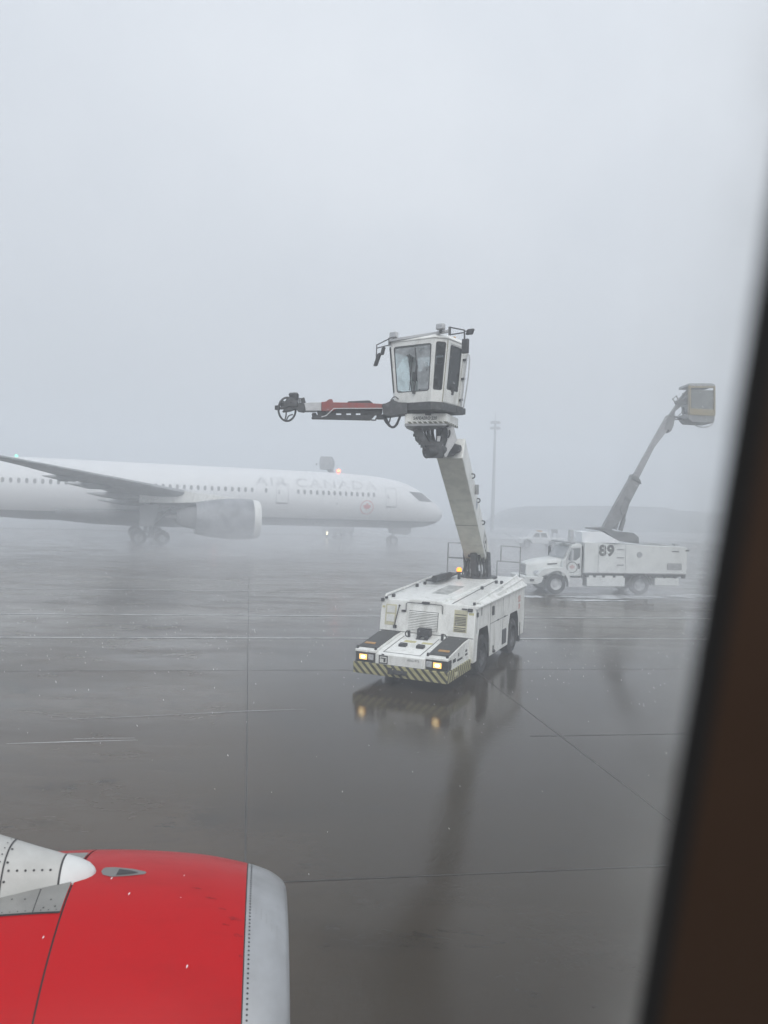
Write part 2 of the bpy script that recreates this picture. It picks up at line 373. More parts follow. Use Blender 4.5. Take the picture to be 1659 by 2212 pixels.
strip('snow_streak', gnd(15, 1607), GX + Vector((0, .04, 0)), 0, 2.3, 0.018, 0.012, SNOW, 0.02, 1)
strip('snow_streak', gnd(160, 1597), GX, 0, 1.1, 0.022, 0.012, SNOW, 0.015, 1)
strip('snow_streak', gnd(110, 1556), GX + Vector((0, .12, 0)), 0, 5.2, 0.025, 0.012, PAINT, 0.05, 1)
def blob(name, c, rx, ry, mt, z, seed, n=44, rot=0.0, ragged=0.35):
    rnd = random.Random(seed); ph = [rnd.uniform(0, 6.28) for _ in range(5)]
    vs = []
    for i in range(n):
        t = 2 * math.pi * i / n
        k = 1 + ragged * (0.45 * math.sin(2 * t + ph[0]) + 0.35 * math.sin(5 * t + ph[1]) + 0.3 * math.sin(9 * t + ph[2]) + 0.2 * math.sin(15 * t + ph[3]))
        x, y = rx * k * math.cos(t), ry * k * math.sin(t)
        vs.append((c[0] + x * math.cos(rot) - y * math.sin(rot), c[1] + x * math.sin(rot) + y * math.cos(rot), z))
    return tag(obj(name, MB().add(vs, [list(range(n))]), mt, smooth=0), kind='structure')
SLUSH = mat('slush', (0.62, 0.64, 0.66), 0.4, col2=(0.16, 0.165, 0.17), scale=1.4, lo=0.44, hi=0.6, bump=0.3)
blob('slush', (12.2, 38.3), 2.7, 0.75, SLUSH, 0.012, 1, rot=rad(8)); blob('slush', (17.0, 39.8), 1.9, 0.7, SLUSH, 0.012, 2, rot=rad(8))
blob('slush', (7.6, 37.6), 0.7, 0.45, SLUSH, 0.012, 5); blob('slush', (10.6, 36.6), 1.6, 0.3, SLUSH, 0.016, 8, rot=rad(8))
SNOWF = mat('snowy_grass', (0.36, 0.37, 0.38), 0.8, col2=(0.2, 0.205, 0.21), scale=0.12, lo=0.5, hi=0.7)
sf = MB(); vs, N = [], 60
for i in range(N + 1):
    x = -400 + 800 * i / N
    vs += [(x, 97 + 0.137 * x * (1 if x < 60 else 0.4) + random.uniform(-1.2, 1.2), 0.02), (x, 1200, 0.02)]
sf.add(vs, [(2 * i, 2 * i + 2, 2 * i + 3, 2 * i + 1) for i in range(N)])
tag(obj('snow_field', sf, SNOWF, smooth=0), kind='structure')
HILLM = mat('winter_scrub', (0.20, 0.21, 0.215), 0.9, col2=(0.28, 0.29, 0.30), scale=0.2)
hl = MB(); ring = []
for i in range(61):
    x = 22 + i * 2.6
    h = 4.4 * min(1, i / 2.5) + 0.75 * math.exp(-((x - 51) / 16) ** 2) - (0.35 if x > 60 else 0) + random.uniform(-0.05, 0.05) - max(0, (x - 75) * 0.05)
    ring.append([(x, 150 + random.uniform(-.3, .3), -0.05), (x, 152, h * 0.7), (x, 154, max(h, 0.1)), (x, 172, max(h, .1) * 0.9), (x, 180, -0.05)])
hl.loft(ring, True)
tag(obj('hill', hl, HILLM), kind='structure')

# ------------------------------------------------------------------ shared builders
def wheel(root, c, ax, R, wd, tyre=RUBBER, rim=GREY, name='wheel', bolts=True):
    """tyre with a rim as its child; c is the hub centre, ax points outward"""
    c, ax = Vector(c), Vector(ax).normalized()
    t = MB().rev([(-wd / 2, R * .62), (-wd / 2, R * .9), (-wd * .38, R), (wd * .38, R), (wd / 2, R * .9), (wd / 2, R * .62), (wd * .3, R * .56), (-wd * .3, R * .56), (-wd / 2, R * .62)], c, ax, 32, False)
    a = ax.orthogonal().normalized(); b_ = ax.cross(a)
    for i in range(26):             # tread blocks
        th = 2 * math.pi * i / 26; rd = a * math.cos(th) + b_ * math.sin(th); tg = b_ * math.cos(th) - a * math.sin(th)
        for s in (-1, 1):
            t.obox(c + rd * R * 1.0 + ax * wd * .21 * s, tg * R * .07, ax * wd * .15, rd * .012)
    o = obj(name, t, tyre, root)
    r = MB().rev([(wd * .1, 0.02), (wd * .1, R * .2), (wd * .3, R * .24), (wd * .3, R * .14), (wd * .36, R * .12), (wd * .36, 0.01)], c, ax, 20)
    r.rev([(-wd * .1, R * .3), (wd * .08, R * .34), (wd * .2, R * .5), (wd * .42, R * .58), (wd * .42, R * .62), (wd * .0, R * .6)], c, ax, 28, False)
    r.rev([(wd * .06, .01), (wd * .08, R * .36)], c, ax, 24)
    if bolts:
        for i in range(8):
            th = 2 * math.pi * i / 8; q = c + (a * math.cos(th) + b_ * math.sin(th)) * R * .29
            r.cyl(q + ax * wd * .05, q + ax * wd * .16, R * .035, 6)
    obj('rim', r, rim, root, parent=o)
    return o
def panel_hole(frame, gasket, pane, P, uv, r=0.05, th=0.035, gk=0.02, inset=0.012):
    """wall panel P (bottom-left, bottom-right, top-right, top-left, seen from outside) with a rounded window"""
    bl, br, tr, tl = map(Vector, P)
    def q(u, v): return (bl * (1 - u) + br * u) * (1 - v) + (tl * (1 - u) + tr * u) * v
    nrm = (br - bl).cross(tl - bl).normalized()          # outward
    wid, hei = (br - bl).length, (tl - bl).length
    u0, u1, v0, v1 = uv
    def loop(g):                                          # rounded rectangle, 24 points, shrunk by g metres
        a0, a1, b0, b1 = u0 + g / wid, u1 - g / wid, v0 + g / hei, v1 - g / hei
        ru, rv = max(r - g, .01) / wid, max(r - g, .01) / hei; pts = []
        for cu, cv, t0 in ((a1 - ru, b1 - rv, 0), (a0 + ru, b1 - rv, 90), (a0 + ru, b0 + rv, 180), (a1 - ru, b0 + rv, 270)):
            for k in range(6):
                t = rad(t0 + 18 * k); pts.append((cu + ru * math.cos(t), cv + rv * math.sin(t)))
        return pts
    inner = loop(0); n = len(inner)
    outer = []
    corners = [(1, 1), (0, 1), (0, 0), (1, 0)]
    for i in range(n):
        u, v = inner[i]; k = i // 6; cu, cv = corners[k]; j = i % 6
        if j in (2, 3): outer.append((cu, cv))
        elif (j < 2) == (k % 2 == 0): outer.append((cu, v) if k % 2 == 0 else (cu, v))
        else: outer.append((u, cv))
    # fix sides: first points of corners 0 and 2 lie on the vertical edges, of corners 1 and 3 on the horizontal ones
    for i in range(n):
        k, j = i // 6, i % 6; u, v = inner[i]; cu, cv = corners[k]
        if j in (2, 3): continue
        vert_first = k in (0, 2)
        outer[i] = (cu, v) if (j < 2) == vert_first else (u, cv)
    O, I = [q(*p) for p in outer], [q(*p) for p in inner]
    Ob, Ib = [p - nrm * th for p in O], [p - nrm * th for p in I]
    vs = O + I + Ob + Ib; fs = []
    for i in range(n):
        j = (i + 1) % n
        fs += [(i, j, n + j, n + i), (2 * n + j, 2 * n + i, 3 * n + i, 3 * n + j), (n + i, n + j, 3 * n + j, 3 * n + i), (j, i, 2 * n + i, 2 * n + j)]
    frame.add(vs, fs)
    G = [q(*p) for p in loop(gk)]
    if gasket is not None:
        up = nrm * 0.006
        vs = [p + up for p in I] + [p + up for p in G] + [p - nrm * .01 for p in I] + [p - nrm * .01 for p in G]
        gasket.add(vs, [f for i in range(n) for j in [(i + 1) % n] for f in ((i, j, n + j, n + i), (n + i, n + j, 3 * n + j, 3 * n + i), (j, i, 2 * n + i, 2 * n + j))])
    if pane is not None:
        pane.add([q(*p) - nrm * inset for p in loop(gk * .5)], [list(range(n))])
    return q, nrm

# ------------------------------------------------------------------ the deicing truck in front (its own axes: x to its left side, y to its rear)
A0 = rad(23.95)
D = empty('deicing_truck', (0, 0, 0), M=Matrix.Translation((0.501, 18.224, 0)) @ Matrix.Rotation(-A0, 4, 'Z'))
tag(D, 'white deicing truck numbered 157, lit headlights, glazed operator cab raised on its boom', 'deicing truck', 'deicing trucks on the apron')
DM = D.matrix_basis.copy()
def dl(p): return DM.inverted() @ Vector(p)
def rz(y): return 1.93 + (y - 1.84) * 0.062            # roof height along the body
# bumper
bf = MB().box(-1.26, 1.26, -0.05, 0.06, 0.27, 0.55)
obj('bumper', bf, STRIPE_FRONT, D, 0.015)
for s in (-1, 1):
    b = MB(); b.prism([(s * 1.262, -0.045, 0.272), (s * 1.262, -0.045, 0.548), (s * 1.29, 1.75, 0.56), (s * 1.29, 1.75, 0.29)], (-s * 0.06, 0, 0))
    sb = obj('bumper_side', b, STRIPE_SIDE, D, 0.01)
    if s > 0: obj('marker_lamp', MB().box(1.272, 1.295, 0.42, 0.62, 0.36, 0.46), CREAM, D, 0.008, parent=sb)
tow = MB().box(-.16, .22, -.12, -.05, .36, .46).cyl((-.05, -.16, .40), (.1, -.16, .40), .03).box(-.30, -.18, -.085, -.05, .34, .5)
obj('tow_hitch', tow, STEEL, D, 0.01)
# front deck: centre hood and two fenders
nose = MB().prism([(-.66, 0, .55), (-.66, 0, .80), (-.66, .04, .825), (-.66, 1.75, 1.06), (-.66, 1.75, .45)], (1.32, 0, 0))
nz_ = obj('hood', nose, WHITE, D, 0.012)
plate = MB().box(-.66, .60, -.035, -.002, .56, .80)
pl = obj('front_plate', plate, WHITE, D, 0.006)
dp = lambda y: .825 + (y - .04) * .1374
def deckbox(mb, x0, x1, y0, y1, h, z=0.0):
    mb.hexa([(x0, y0, dp(y0) + z), (x1, y0, dp(y0) + z), (x1, y1, dp(y1) + z), (x0, y1, dp(y1) + z), (x0, y0, dp(y0) + z + h), (x1, y0, dp(y0) + z + h), (x1, y1, dp(y1) + z + h), (x0, y1, dp(y1) + z + h)]); return mb
seam = MB()
deckbox(seam, -.52, -.50, .12, 1.5, .004, .001); deckbox(seam, .46, .48, .12, 1.5, .004, .001); deckbox(seam, -.5, .46, .12, .14, .004, .001)
obj('hood_seam', seam, BLACK, D)
lab = MB(); deckbox(lab, -.34, -.02, 1.02, 1.16, .004, .001); deckbox(lab, .16, .48 - .04, 1.02, 1.14, .004, .001)
obj('warning_label', lab, YEL, D)
for x in (-.22, .26):
    b = MB(); deckbox(b, x - .1, x + .1, .62, .78, .07); obj('rubber_stop', b, BLACK, D, 0.012)
cam_ = MB(); deckbox(cam_, -.13, .23, 1.42, 1.6, .2, .04); deckbox(cam_, -.1, -.02, 1.32, 1.5, .09); deckbox(cam_, .12, .2, 1.32, 1.5, .09); deckbox(cam_, -.12, .22, 1.3, 1.36, .025)
obj('floodlight', cam_, BLACK, D, 0.012)
for x, s in ((-.36, -1), (.58, 1)):
    b = MB(); z = dp(1.45)
    b.tube([(x, 1.45, z), (x + s * .07, 1.45, z + .01), (x + s * .11, 1.45, z + .08), (x + s * .07, 1.45, z + .15), (x, 1.45, z + .16)], .016, 8, 3); b.box(x - .03, x + .02, 1.41, 1.49, z, z + .17)
    obj('handle', b, BLACK, D)
for s in (-1, 1):
    f = MB(); xa, xb = sorted((s * .662, s * 1.24))
    f.prism([(xa, .0, .80), (xa, .0, .86), (xa, .1, .89), (xa, 1.3, 1.06), (xa, 1.75, 1.09), (xa, 1.75, .40), (xa, .3, .40), (xa, .3, .80)], (xb - xa, 0, 0))
    fo = obj('fender', f, WHITE, D, 0.012)
    g = MB(); za, zb = .897, 1.085
    ins = .03
    g.hexa([(xa + ins, .13, .882), (xb - ins, .13, .882), (xb - ins, 1.3, 1.052), (xa + ins, 1.3, 1.052), (xa + ins, .13, .925), (xb - ins, .13, .925), (xb - ins, 1.3, 1.10), (xa + ins, 1.3, 1.10)])
    g.hexa([(xa + ins, 1.3, 1.052), (xb - ins, 1.3, 1.052), (xb - ins, 1.66, 1.078), (xa + ins, 1.66, 1.078), (xa + ins, 1.3, 1.10), (xb - ins, 1.3, 1.10), (xb - ins, 1.66, 1.115), (xa + ins, 1.66, 1.115)])
    obj('step_mat', g, GRIP, D, 0.008, parent=fo)
    t = MB().hexa([(s * 1.0 - .14, .34, .953), (s * 1.0 + .14, .34, .953), (s * 1.0 + .14, .44, .968), (s * 1.0 - .14, .44, .968), (s * 1.0 - .14, .34, .972), (s * 1.0 + .14, .34, .972), (s * 1.0 + .14, .44, .987), (s * 1.0 - .14, .44, .987)])
    obj('reflector', t, ORANGE, D, 0, parent=fo)
    for x in (xa + .04, xb - .04):
        obj('bolt', MB().cyl((x, .07, .86), (x, .07, .93), .035, 10).ball((x, .07, .93), .036, 8), BLACK, D, parent=fo)
    # lamp recess
    h = MB().box(xa + .01, xb - .01, .012, .3, .56, .80); hb = obj('lamp_housing', h, STEEL, D, 0.01)
    cx = s * 1.0 if s < 0 else .98
    ho_ = MB().box(cx - .14, cx + .14, -.02, .012, .60, .78); hl_ = obj('headlight', ho_, BLACK, D, 0.02)
    obj('lit_lens', MB().box(cx - .105, cx + .105, -.03, -.021, .625, .755), WARM, D, 0.004, parent=hl_)
    obj('bulb', MB().ball((cx, -.032, .69), .055, 10, (1.15, .3, .8)), HOT, D, parent=hl_)
    cx = s * .80 if s < 0 else .76
    h2 = obj('turn_lamp', MB().box(cx - .075, cx + .075, -.015, .012, .62, .76), LAMPGLASS, D, 0.015)
    sk = MB(); xs = s * 1.243
    for y0, z0, w_, h_ in ((.18, .72, .08, .05), (.12, .62, .14, .06), (.36, .70, .22, .09), (.78, .80, .05, .08), (.7, .68, .42, .05), (1.36, .80, .14, .06), (1.34, .71, .2, .05)):
        sk.box(xs if s > 0 else xs - .004, xs + .004 if s > 0 else xs, y0, y0 + w_, z0, z0 + h_)
    obj('side_label', sk, INK, D, parent=fo)
fu = MB()
for a in ((-.56, -.32, .575, .60), (-.56, -.32, .755, .78), (-.56, -.535, .575, .78), (-.345, -.32, .575, .78), (-.49, -.42, .79, .82), (-.43, -.38, .62, .72), (-.51, -.37, .70, .72)):
    fu.box(a[0], a[1], -.042, -.036, a[2], a[3])
obj('fuel_symbol', fu, INK, D, parent=pl)
obj('fleet_number', lettering('ADG1972', .075, lambda x, y: (.20 + x, -.039, .71 + y)), INK, D, parent=pl)
# main body
prof = [(1.70, 1.05), (1.84, rz(1.84)), (7.05, rz(7.05)), (7.3, rz(7.3) - .1), (7.35, 1.0), (7.25, .42), (6.62, .42), (6.55, .95), (6.38, 1.27), (5.5, 1.27), (5.32, .95), (5.25, .36), (3.22, .36), (3.16, .95), (3.0, 1.27), (2.2, 1.27), (2.08, .98), (2.02, .45), (1.70, .45)]
bd = MB().prism([(-1.35, y, z) for y, z in prof], (2.7, 0, 0))
body = obj('body', bd, WHITE, D, 0.02)
ch = MB().box(-.85, .85, 1.9, 7.1, .34, 1.22).box(-.8, .8, .2, 1.9, .3, .44).box(-1.3, 1.3, 2.5, 2.7, .42, .62).box(-1.3, 1.3, 5.82, 6.0, .42, .62)
obj('chassis', ch, STEEL, D)
for s in (-1, 1):
    for y in (2.6, 5.92):
        wheel(D, (s * 1.16, y, .53), (s, 0, 0), .53, .36, rim=STEEL)
        wa = MB().box(*sorted((s * .93, s * .965)), y - .6, y + .6, .36, 1.262)
        pr_ = ((2.09, .98), (2.21, 1.262), (2.99, 1.262), (3.15, .95), (3.21, .36)) if y < 4 else ((5.26, .36), (5.33, .95), (5.51, 1.262), (6.37, 1.262), (6.54, .95), (6.61, .42))
        for (ya, za), (yb, zb_) in zip(pr_[:-1], pr_[1:]): wa.add([(s * .95, ya, za), (s * 1.348, ya, za), (s * 1.348, yb, zb_), (s * .95, yb, zb_)], [(0, 1, 2, 3)])
        obj('wheel_arch', wa, RUBBER, D, smooth=0)
# front wall fittings (the wall leans back: y = 1.70 + .16 * t)
def wy(z): return 1.70 + (z - 1.05) / (rz(1.84) - 1.05) * .14
def wallbox(mb, x0, x1, z0, z1, d, off=0.0):
    a, b = wy(z0) - off, wy(z1) - off
    return mb.hexa([(x0, a - d, z0), (x1, a - d, z0), (x1, a + .02, z0), (x0, a + .02, z0), (x0, b - d, z1), (x1, b - d, z1), (x1, b + .02, z1), (x0, b + .02, z1)])
gr = MB(); wallbox(gr, -.56, .40, 1.16, 1.86, .02); go = obj('grille', gr, WHITE, D, 0.008)
gb = MB(); wallbox(gb, -.50, .34, 1.19, 1.68, .004, .02); obj('grille_opening', gb, BLACK, D, parent=go)
lv = MB()
for i in range(11):
    z = 1.205 + i * .0435
    a = wy(z) - .024
    lv.hexa([(-.49, a - .03, z - .006), (.33, a - .03, z - .006), (.33, a, z + .012), (-.49, a, z + .012), (-.49, a - .03, z + .006), (.33, a - .03, z + .006), (.33, a, z + .024), (-.49, a, z + .024)])
obj('louvres', lv, WHITE, D, parent=go)
hd = MB().tube([(-.60, wy(1.66) - .02, 1.66), (-.60, wy(1.85) - .05, 1.86), (-.55, wy(1.9) - .05, 1.89), (.40, wy(1.9) - .05, 1.89), (.45, wy(1.86) - .05, 1.86), (.45, wy(1.66) - .02, 1.66)], .011)
hd.box(-.14, .06, 1.76, 1.86, 1.9, 1.94).box(-.72, -.6, 1.74, 1.79, 1.63, 1.68)
obj('grille_guard', hd, STEEL, D)
lp = MB(); wallbox(lp, -1.21, -.88, 1.24, 1.80, .006); lpo = obj('side_hatch', lp, CREAM, D, 0.01)
lh = MB(); wallbox(lh, -1.17, -.93, 1.57, 1.76, .006, .007); wallbox(lh, -1.17, -.93, 1.33, 1.53, .006, .007); obj('hatch_panel', lh, WHITE_DIRTY, D, 0.01, parent=lpo)
rp_ = MB(); wallbox(rp_, .77, 1.14, 1.22, 1.80, .006); rpo = obj('vent', rp_, CREAM, D, 0.008)
rl = MB()
for i, z in enumerate((1.245, 1.28, 1.33, 1.40, 1.44, 1.48, 1.52, 1.56, 1.60, 1.67)):
    wallbox(rl, .80, 1.11, z, z + .018, .006, .007)
obj('vent_slot', rl, INK, D, parent=rpo)
ca = MB(); wallbox(ca, .97, 1.12, 1.82, 1.85, .03); wallbox(ca, 1.14, 1.27, 1.78, 1.86, .05); obj('door_catch', ca, STEEL, D, 0.008)
for a_, b_ in ((1.17, 1.31), (-1.31, -1.23)):
    yl = MB(); wallbox(yl, a_, b_, 1.69, 1.745, .004); obj('rating_label', yl, YEL, D)
wp = MB().tube([(-.80, wy(1.78) - .03, 1.78), (-.83, wy(1.6) - .05, 1.6), (-.90, wy(1.25) - .03, 1.25)], .014, 8, 4).ball((-.80, wy(1.78) - .03, 1.79), .03, 8).box(-.93, -.84, wy(1.2) - .06, wy(1.2), 1.18, 1.26)
obj('grab_handle', wp, BLACK, D)
sm = MB(); wallbox(sm, -1.34, 1.34, 1.085, 1.10, .004); obj('wall_seam', sm, BLACK, D)
for bx_ in ((-1.36, -1.27, 1.78, 1.84, 1.86, 1.95), (-1.25, -1.18, 1.8, 1.88, 1.94, 2.0), (1.25, 1.31, 1.86, 1.94, 1.95, 2.02)):
    obj('marker_bracket', MB().box(*bx_), STEEL, D, 0.01)
# side details on the visible flank
sd_ = MB()
for y in (1.95, 3.24, 4.6): sd_.box(1.35, 1.354, y, y + .015, .5 if y > 3 else 1.2, 1.85)
sd_.box(1.35, 1.354, 3.24, 5.2, 1.27, 1.285).box(1.35, 1.354, 2.35, 2.40, 1.62, 1.86)
obj('panel_seam', sd_, STEEL, D)
obj('side_vent', MB().box(1.35, 1.375, 4.55, 4.98, .48, .92), BLACK, D, 0.01)
lt_ = MB().box(1.35, 1.38, 1.9, 2.02, 1.63, 1.75).box(1.35, 1.39, 3.4, 3.55, 1.5, 1.75).box(1.35, 1.37, 3.55, 3.62, .5, .62).ball((1.37, 3.6, .46), .06, 8).box(1.35, 1.38, 4.0, 4.1, 1.27, 1.31).box(1.35, 1.38, 4.75, 4.85, 1.27, 1.31)
obj('door_latch', lt_, STEEL, D, 0.01)
obj('mudflap', MB().box(.95, 1.37, 6.72, 6.75, .22, .85), BLACK, D); obj('mudflap', MB().box(-1.37, -.95, 6.72, 6.75, .22, .85), BLACK, D)
obj('warning_decal', MB().box(1.351, 1.356, 6.45, 6.75, 1.52, 1.72).box(1.351, 1.356, 6.5, 6.7, 1.3, 1.46), mat('red_decal', (.5, .2, .17), .5, col2=(.6, .5, .48), scale=12, lo=.4, hi=.55), D)
# roof
rc = MB()
rc.hexa([(-.55, 1.83, rz(1.83) - .02), (.42, 1.83, rz(1.83) - .02), (.62, 6.2, rz(6.2) - .02), (-.55, 6.2, rz(6.2) - .02), (-.53, 1.84, rz(1.84) + .045), (.40, 1.84, rz(1.84) + .045), (.60, 6.2, rz(6.2) + .035), (-.53, 6.2, rz(6.2) + .035)])
rf = obj('roof_hatch', rc, WHITE, D, 0.012)
gt = MB().hexa([(-.3, 2.9, rz(2.9) + .042), (.2, 2.9, rz(2.9) + .042), (.2, 4.4, rz(4.4) + .038), (-.3, 4.4, rz(4.4) + .038), (-.3, 2.9, rz(2.9) + .052), (.2, 2.9, rz(2.9) + .052), (.2, 4.4, rz(4.4) + .046), (-.3, 4.4, rz(4.4) + .046)])
obj('grip_strip', gt, mat('worn_grip_strip', (.27, .28, .27), .6, col2=(.55, .56, .54), scale=5, lo=.42, hi=.6), D, parent=rf)
hn = MB()
for y, x in ((4.0, -1.16), (4.5, -1.10), (2.2, -1.16), (5.6, .85), (5.6, 1.02), (4.4, .75)):
    hn.box(x - .04, x + .04, y - .05, y + .05, rz(y) - .01, rz(y) + .09)
obj('roof_hook', hn, STEEL, D, 0.012)
rs = MB().hexa([(.66, 1.9, rz(1.9) - .01), (.69, 1.9, rz(1.9) - .01), (.72, 6.1, rz(6.1) - .01), (.69, 6.1, rz(6.1) - .01), (.66, 1.9, rz(1.9) + .006), (.69, 1.9, rz(1.9) + .006), (.72, 6.1, rz(6.1) + .006), (.69, 6.1, rz(6.1) + .006)])
obj('roof_seam', rs, STEEL, D)
rt_ = MB().tube([(-1.28, 1.9, rz(1.9) + .02), (-1.28, 1.98, rz(1.9) + .10), (-1.28, 5.6, rz(5.6) + .07), (-1.28, 5.7, rz(5.7))], .03)
for y in (2.4, 3.3, 4.2, 5.1): rt_.cyl((-1.28, y, rz(y) - .02), (-1.28, y, rz(y) + .08), .02, 8)
obj('grab_rail', rt_, WHITE, D)
ri = MB().tube([(1.26, 2.1, rz(2.1) + .05), (1.24, 6.6, rz(6.6) + .12)], .035).tube([(1.40, 1.78, 1.90), (1.42, 7.15, 2.0)], .045)
for y in (2.9, 3.9, 4.9): ri.beam((1.25, y, rz(y) + .06), (1.41, y, 1.93), .1, .03)
gu = obj('guard_rail', ri, WHITE, D)
gp = MB().hexa([(1.27, 4.95, 2.14), (1.40, 4.95, 1.96), (1.42, 7.12, 2.02), (1.25, 6.6, rz(6.6) + .11), (1.28, 4.95, 2.16), (1.41, 4.95, 1.98), (1.43, 7.12, 2.04), (1.26, 6.6, rz(6.6) + .13)])
gp.hexa([(1.27, 2.2, 1.98), (1.40, 2.2, 1.93), (1.41, 3.85, 1.95), (1.27, 3.85, 2.07), (1.28, 2.2, 2.0), (1.41, 2.2, 1.95), (1.42, 3.85, 1.97), (1.28, 3.85, 2.09)])
obj('guard_plate', gp, WHITE, D, parent=gu)
ro = MB().cyl(dl(gnd(938, 1251, 2.27)), dl(gnd(973, 1241, 2.36)), .11, 14, .09)
p0, p1 = dl(gnd(930, 1255, 2.2)), dl(gnd(980, 1238, 2.33))
ro.beam(p0, p1, .36, .05)
obj('rolled_hose', ro, BLACK, D, 0.01)
bx = dl(at(960, 1241, 23.9)); obj('control_box', MB().box(bx.x - .12, bx.x + .2, bx.y - .12, bx.y + .12, rz(bx.y) - .05, rz(bx.y) + .2), GREY, D, 0.015)
# amber beacon on the roof
bp_ = dl(at(992, 1231, 23.6))
be = obj('beacon', MB().cyl((bp_.x, bp_.y, rz(bp_.y) - .02), (bp_.x, bp_.y, bp_.z - .05), .05, 12).cyl((bp_.x, bp_.y, bp_.z - .09), (bp_.x, bp_.y, bp_.z - .05), .085, 14), BLACK, D)
obj('amber_dome', MB().rev([(-.05, .075), (.02, .08), (.06, .06), (.08, .02)], (bp_.x, bp_.y, bp_.z), (0, 0, 1), 14), AMBER, D, parent=be)
# safety gates beside the boom foot
def gate(pts_list, r=.022):
    b = MB()
    for pts in pts_list: b.tube([dl(p) for p in pts], r, 8)
    return b
Yg = 24.5
obj('safety_gate', gate([[at(966, 1240, Yg), at(968.5, 1172, Yg), at(1003, 1173.5, Yg + .3)], [at(967, 1204, Yg), at(1008, 1206, Yg + .3)], [at(1004, 1240, Yg + .3), at(1003, 1173.5, Yg + .3)]]), GREY, D)
obj('safety_gate', gate([[at(1082, 1212, Yg), at(1082.5, 1179, Yg), at(1124.5, 1182, Yg + .35), at(1122, 1250, Yg + .35)], [at(1073, 1250, Yg), at(1074, 1211.5, Yg), at(1123, 1215, Yg + .35)]]), GREY, D)

# boom foot, boom, turret
bb, bt = at(1028.6, 1214, 24.2), at(971, 989, 19.3)
ax = (bt - bb).normalized(); wr = ax.cross(Vector((0, 0, 1))).normalized()
if wr.x < 0: wr = -wr
nf = ax.cross(wr).normalized()
if nf.y > 0: nf = -nf                                   # the boom's under side looks to the camera
BW, BD = .70, .62
def bq(s, a, d): return dl(bb + ax * s + wr * a - nf * d)  # along, across, depth behind the under face
BL = (bt - bb).length
boom = MB(); h = BW / 2
boom.hexa([bq(-.2, -h, 0), bq(-.2, h, 0), bq(-.2, h, BD), bq(-.2, -h, BD), bq(BL, -h, 0), bq(BL, h, 0), bq(BL, h, BD), bq(BL, -h, BD)])
bo = obj('boom', boom, WHITE, D, 0.02)
uf = MB().hexa([bq(.02, -h + .02, -.004), bq(.02, h - .02, -.004), bq(.02, h - .02, .004), bq(.02, -h + .02, .004), bq(BL - .02, -h + .02, -.004), bq(BL - .02, h - .02, -.004), bq(BL - .02, h - .02, .004), bq(BL - .02, -h + .02, .004)])
obj('under_plate', uf, UNDER, D, parent=bo)
obj('boom_seam', MB().hexa([bq(2.4, -h, -.007), bq(2.4, h, -.007), bq(2.4, h, 0), bq(2.4, -h, 0), bq(2.42, -h, -.007), bq(2.42, h, -.007), bq(2.42, h, 0), bq(2.42, -h, 0)]), STEEL, D, parent=bo)
# writing along the side of the boom, reading down it
obj('truck_number', lettering('157', .62, lambda x, y: bq(1.28 - x, h + .005, .07 + (.62 * .75 - y) * 1.0), offset=.012), INK, D, parent=bo)
obj('round_emblem', MB().prism([bq(3.15 + .16 * math.sin(t), h + .002, .3 + .16 * math.cos(t)) for t in [i * math.pi / 8 for i in range(16)]], bq(0, .004, 0) - bq(0, 0, 0)), mat('faded_blue_decal', (.33, .37, .42), .5, col2=(.6, .62, .63), scale=9, lo=.4, hi=.6), D, parent=bo)
hk = MB()
for s_ in (1.75, 3.05, 4.35):
    hk.tube([bq(s_, h, .42), bq(s_ + .02, h + .07, .44), bq(s_ + .14, h + .08, .46), bq(s_ + .17, h, .46)], .018, 6, 2)
obj('boom_hook', hk, STEEL, D, parent=bo)
lamp_b = MB().obox(bq(3.72, h + .06, .45), ax * .0 + Vector((.05, 0, 0)), Vector((0, .04, 0)), Vector((0, 0, .14))); obj('side_lamp', lamp_b, GREY, D, 0.01, parent=bo)
ft = MB()
fb = dl(gnd(1033, 1247, 2.22)); zr = rz(fb.y)
ft.cyl((fb.x, fb.y, zr - .02), (fb.x, fb.y, zr + .05), .62, 28)
for a in (-.36, .36):
    ft.beam((fb.x + a, fb.y - .05, zr), bq(.15, a, .3), .09, .34, up=(0, 1, 0))
    ft.beam((fb.x + a * .8, fb.y - .42, zr), bq(.0, a * .8, .05), .07, .08)
ft.beam((fb.x, fb.y - .35, zr + .02), bq(.62, 0, .0), .2, .2); ft.cyl((fb.x - .1, fb.y - .3, zr + .12), (fb.x + .14, fb.y - .3, zr + .12), .12, 14)
ft.hexa([bq(.38, -.22, -.03), bq(.38, .2, -.03), bq(.38, .2, .0), bq(.38, -.22, .0), bq(.52, -.2, -.06), bq(.52, .18, -.06), bq(.52, .18, .0), bq(.52, -.2, .0)])
ft.beam((fb.x - .28, fb.y - .25, zr), bq(.2, -.22, .05), .05, .12)
rnd = random.Random(3)
for i in range(9):
    x = -.42 + i * .105
    ft.tube([(fb.x + x, fb.y - .45 - rnd.uniform(0, .1), zr), (fb.x + x * .9 + rnd.uniform(-.06, .06), fb.y - .42, zr + .25), bq(.12 + rnd.uniform(0, .3), x * .7, -.02)], .024, 6, 3)
obj('boom_foot', ft, STEEL, D)
obj('lift_cylinder', MB().cyl((fb.x - .02, fb.y - .33, zr + .05), bq(.45, -.02, -.03), .075, 14).cyl((fb.x - .16, fb.y - .4, zr), (fb.x - .13, fb.y - .4, zr + .3), .05, 10), GREY, D)
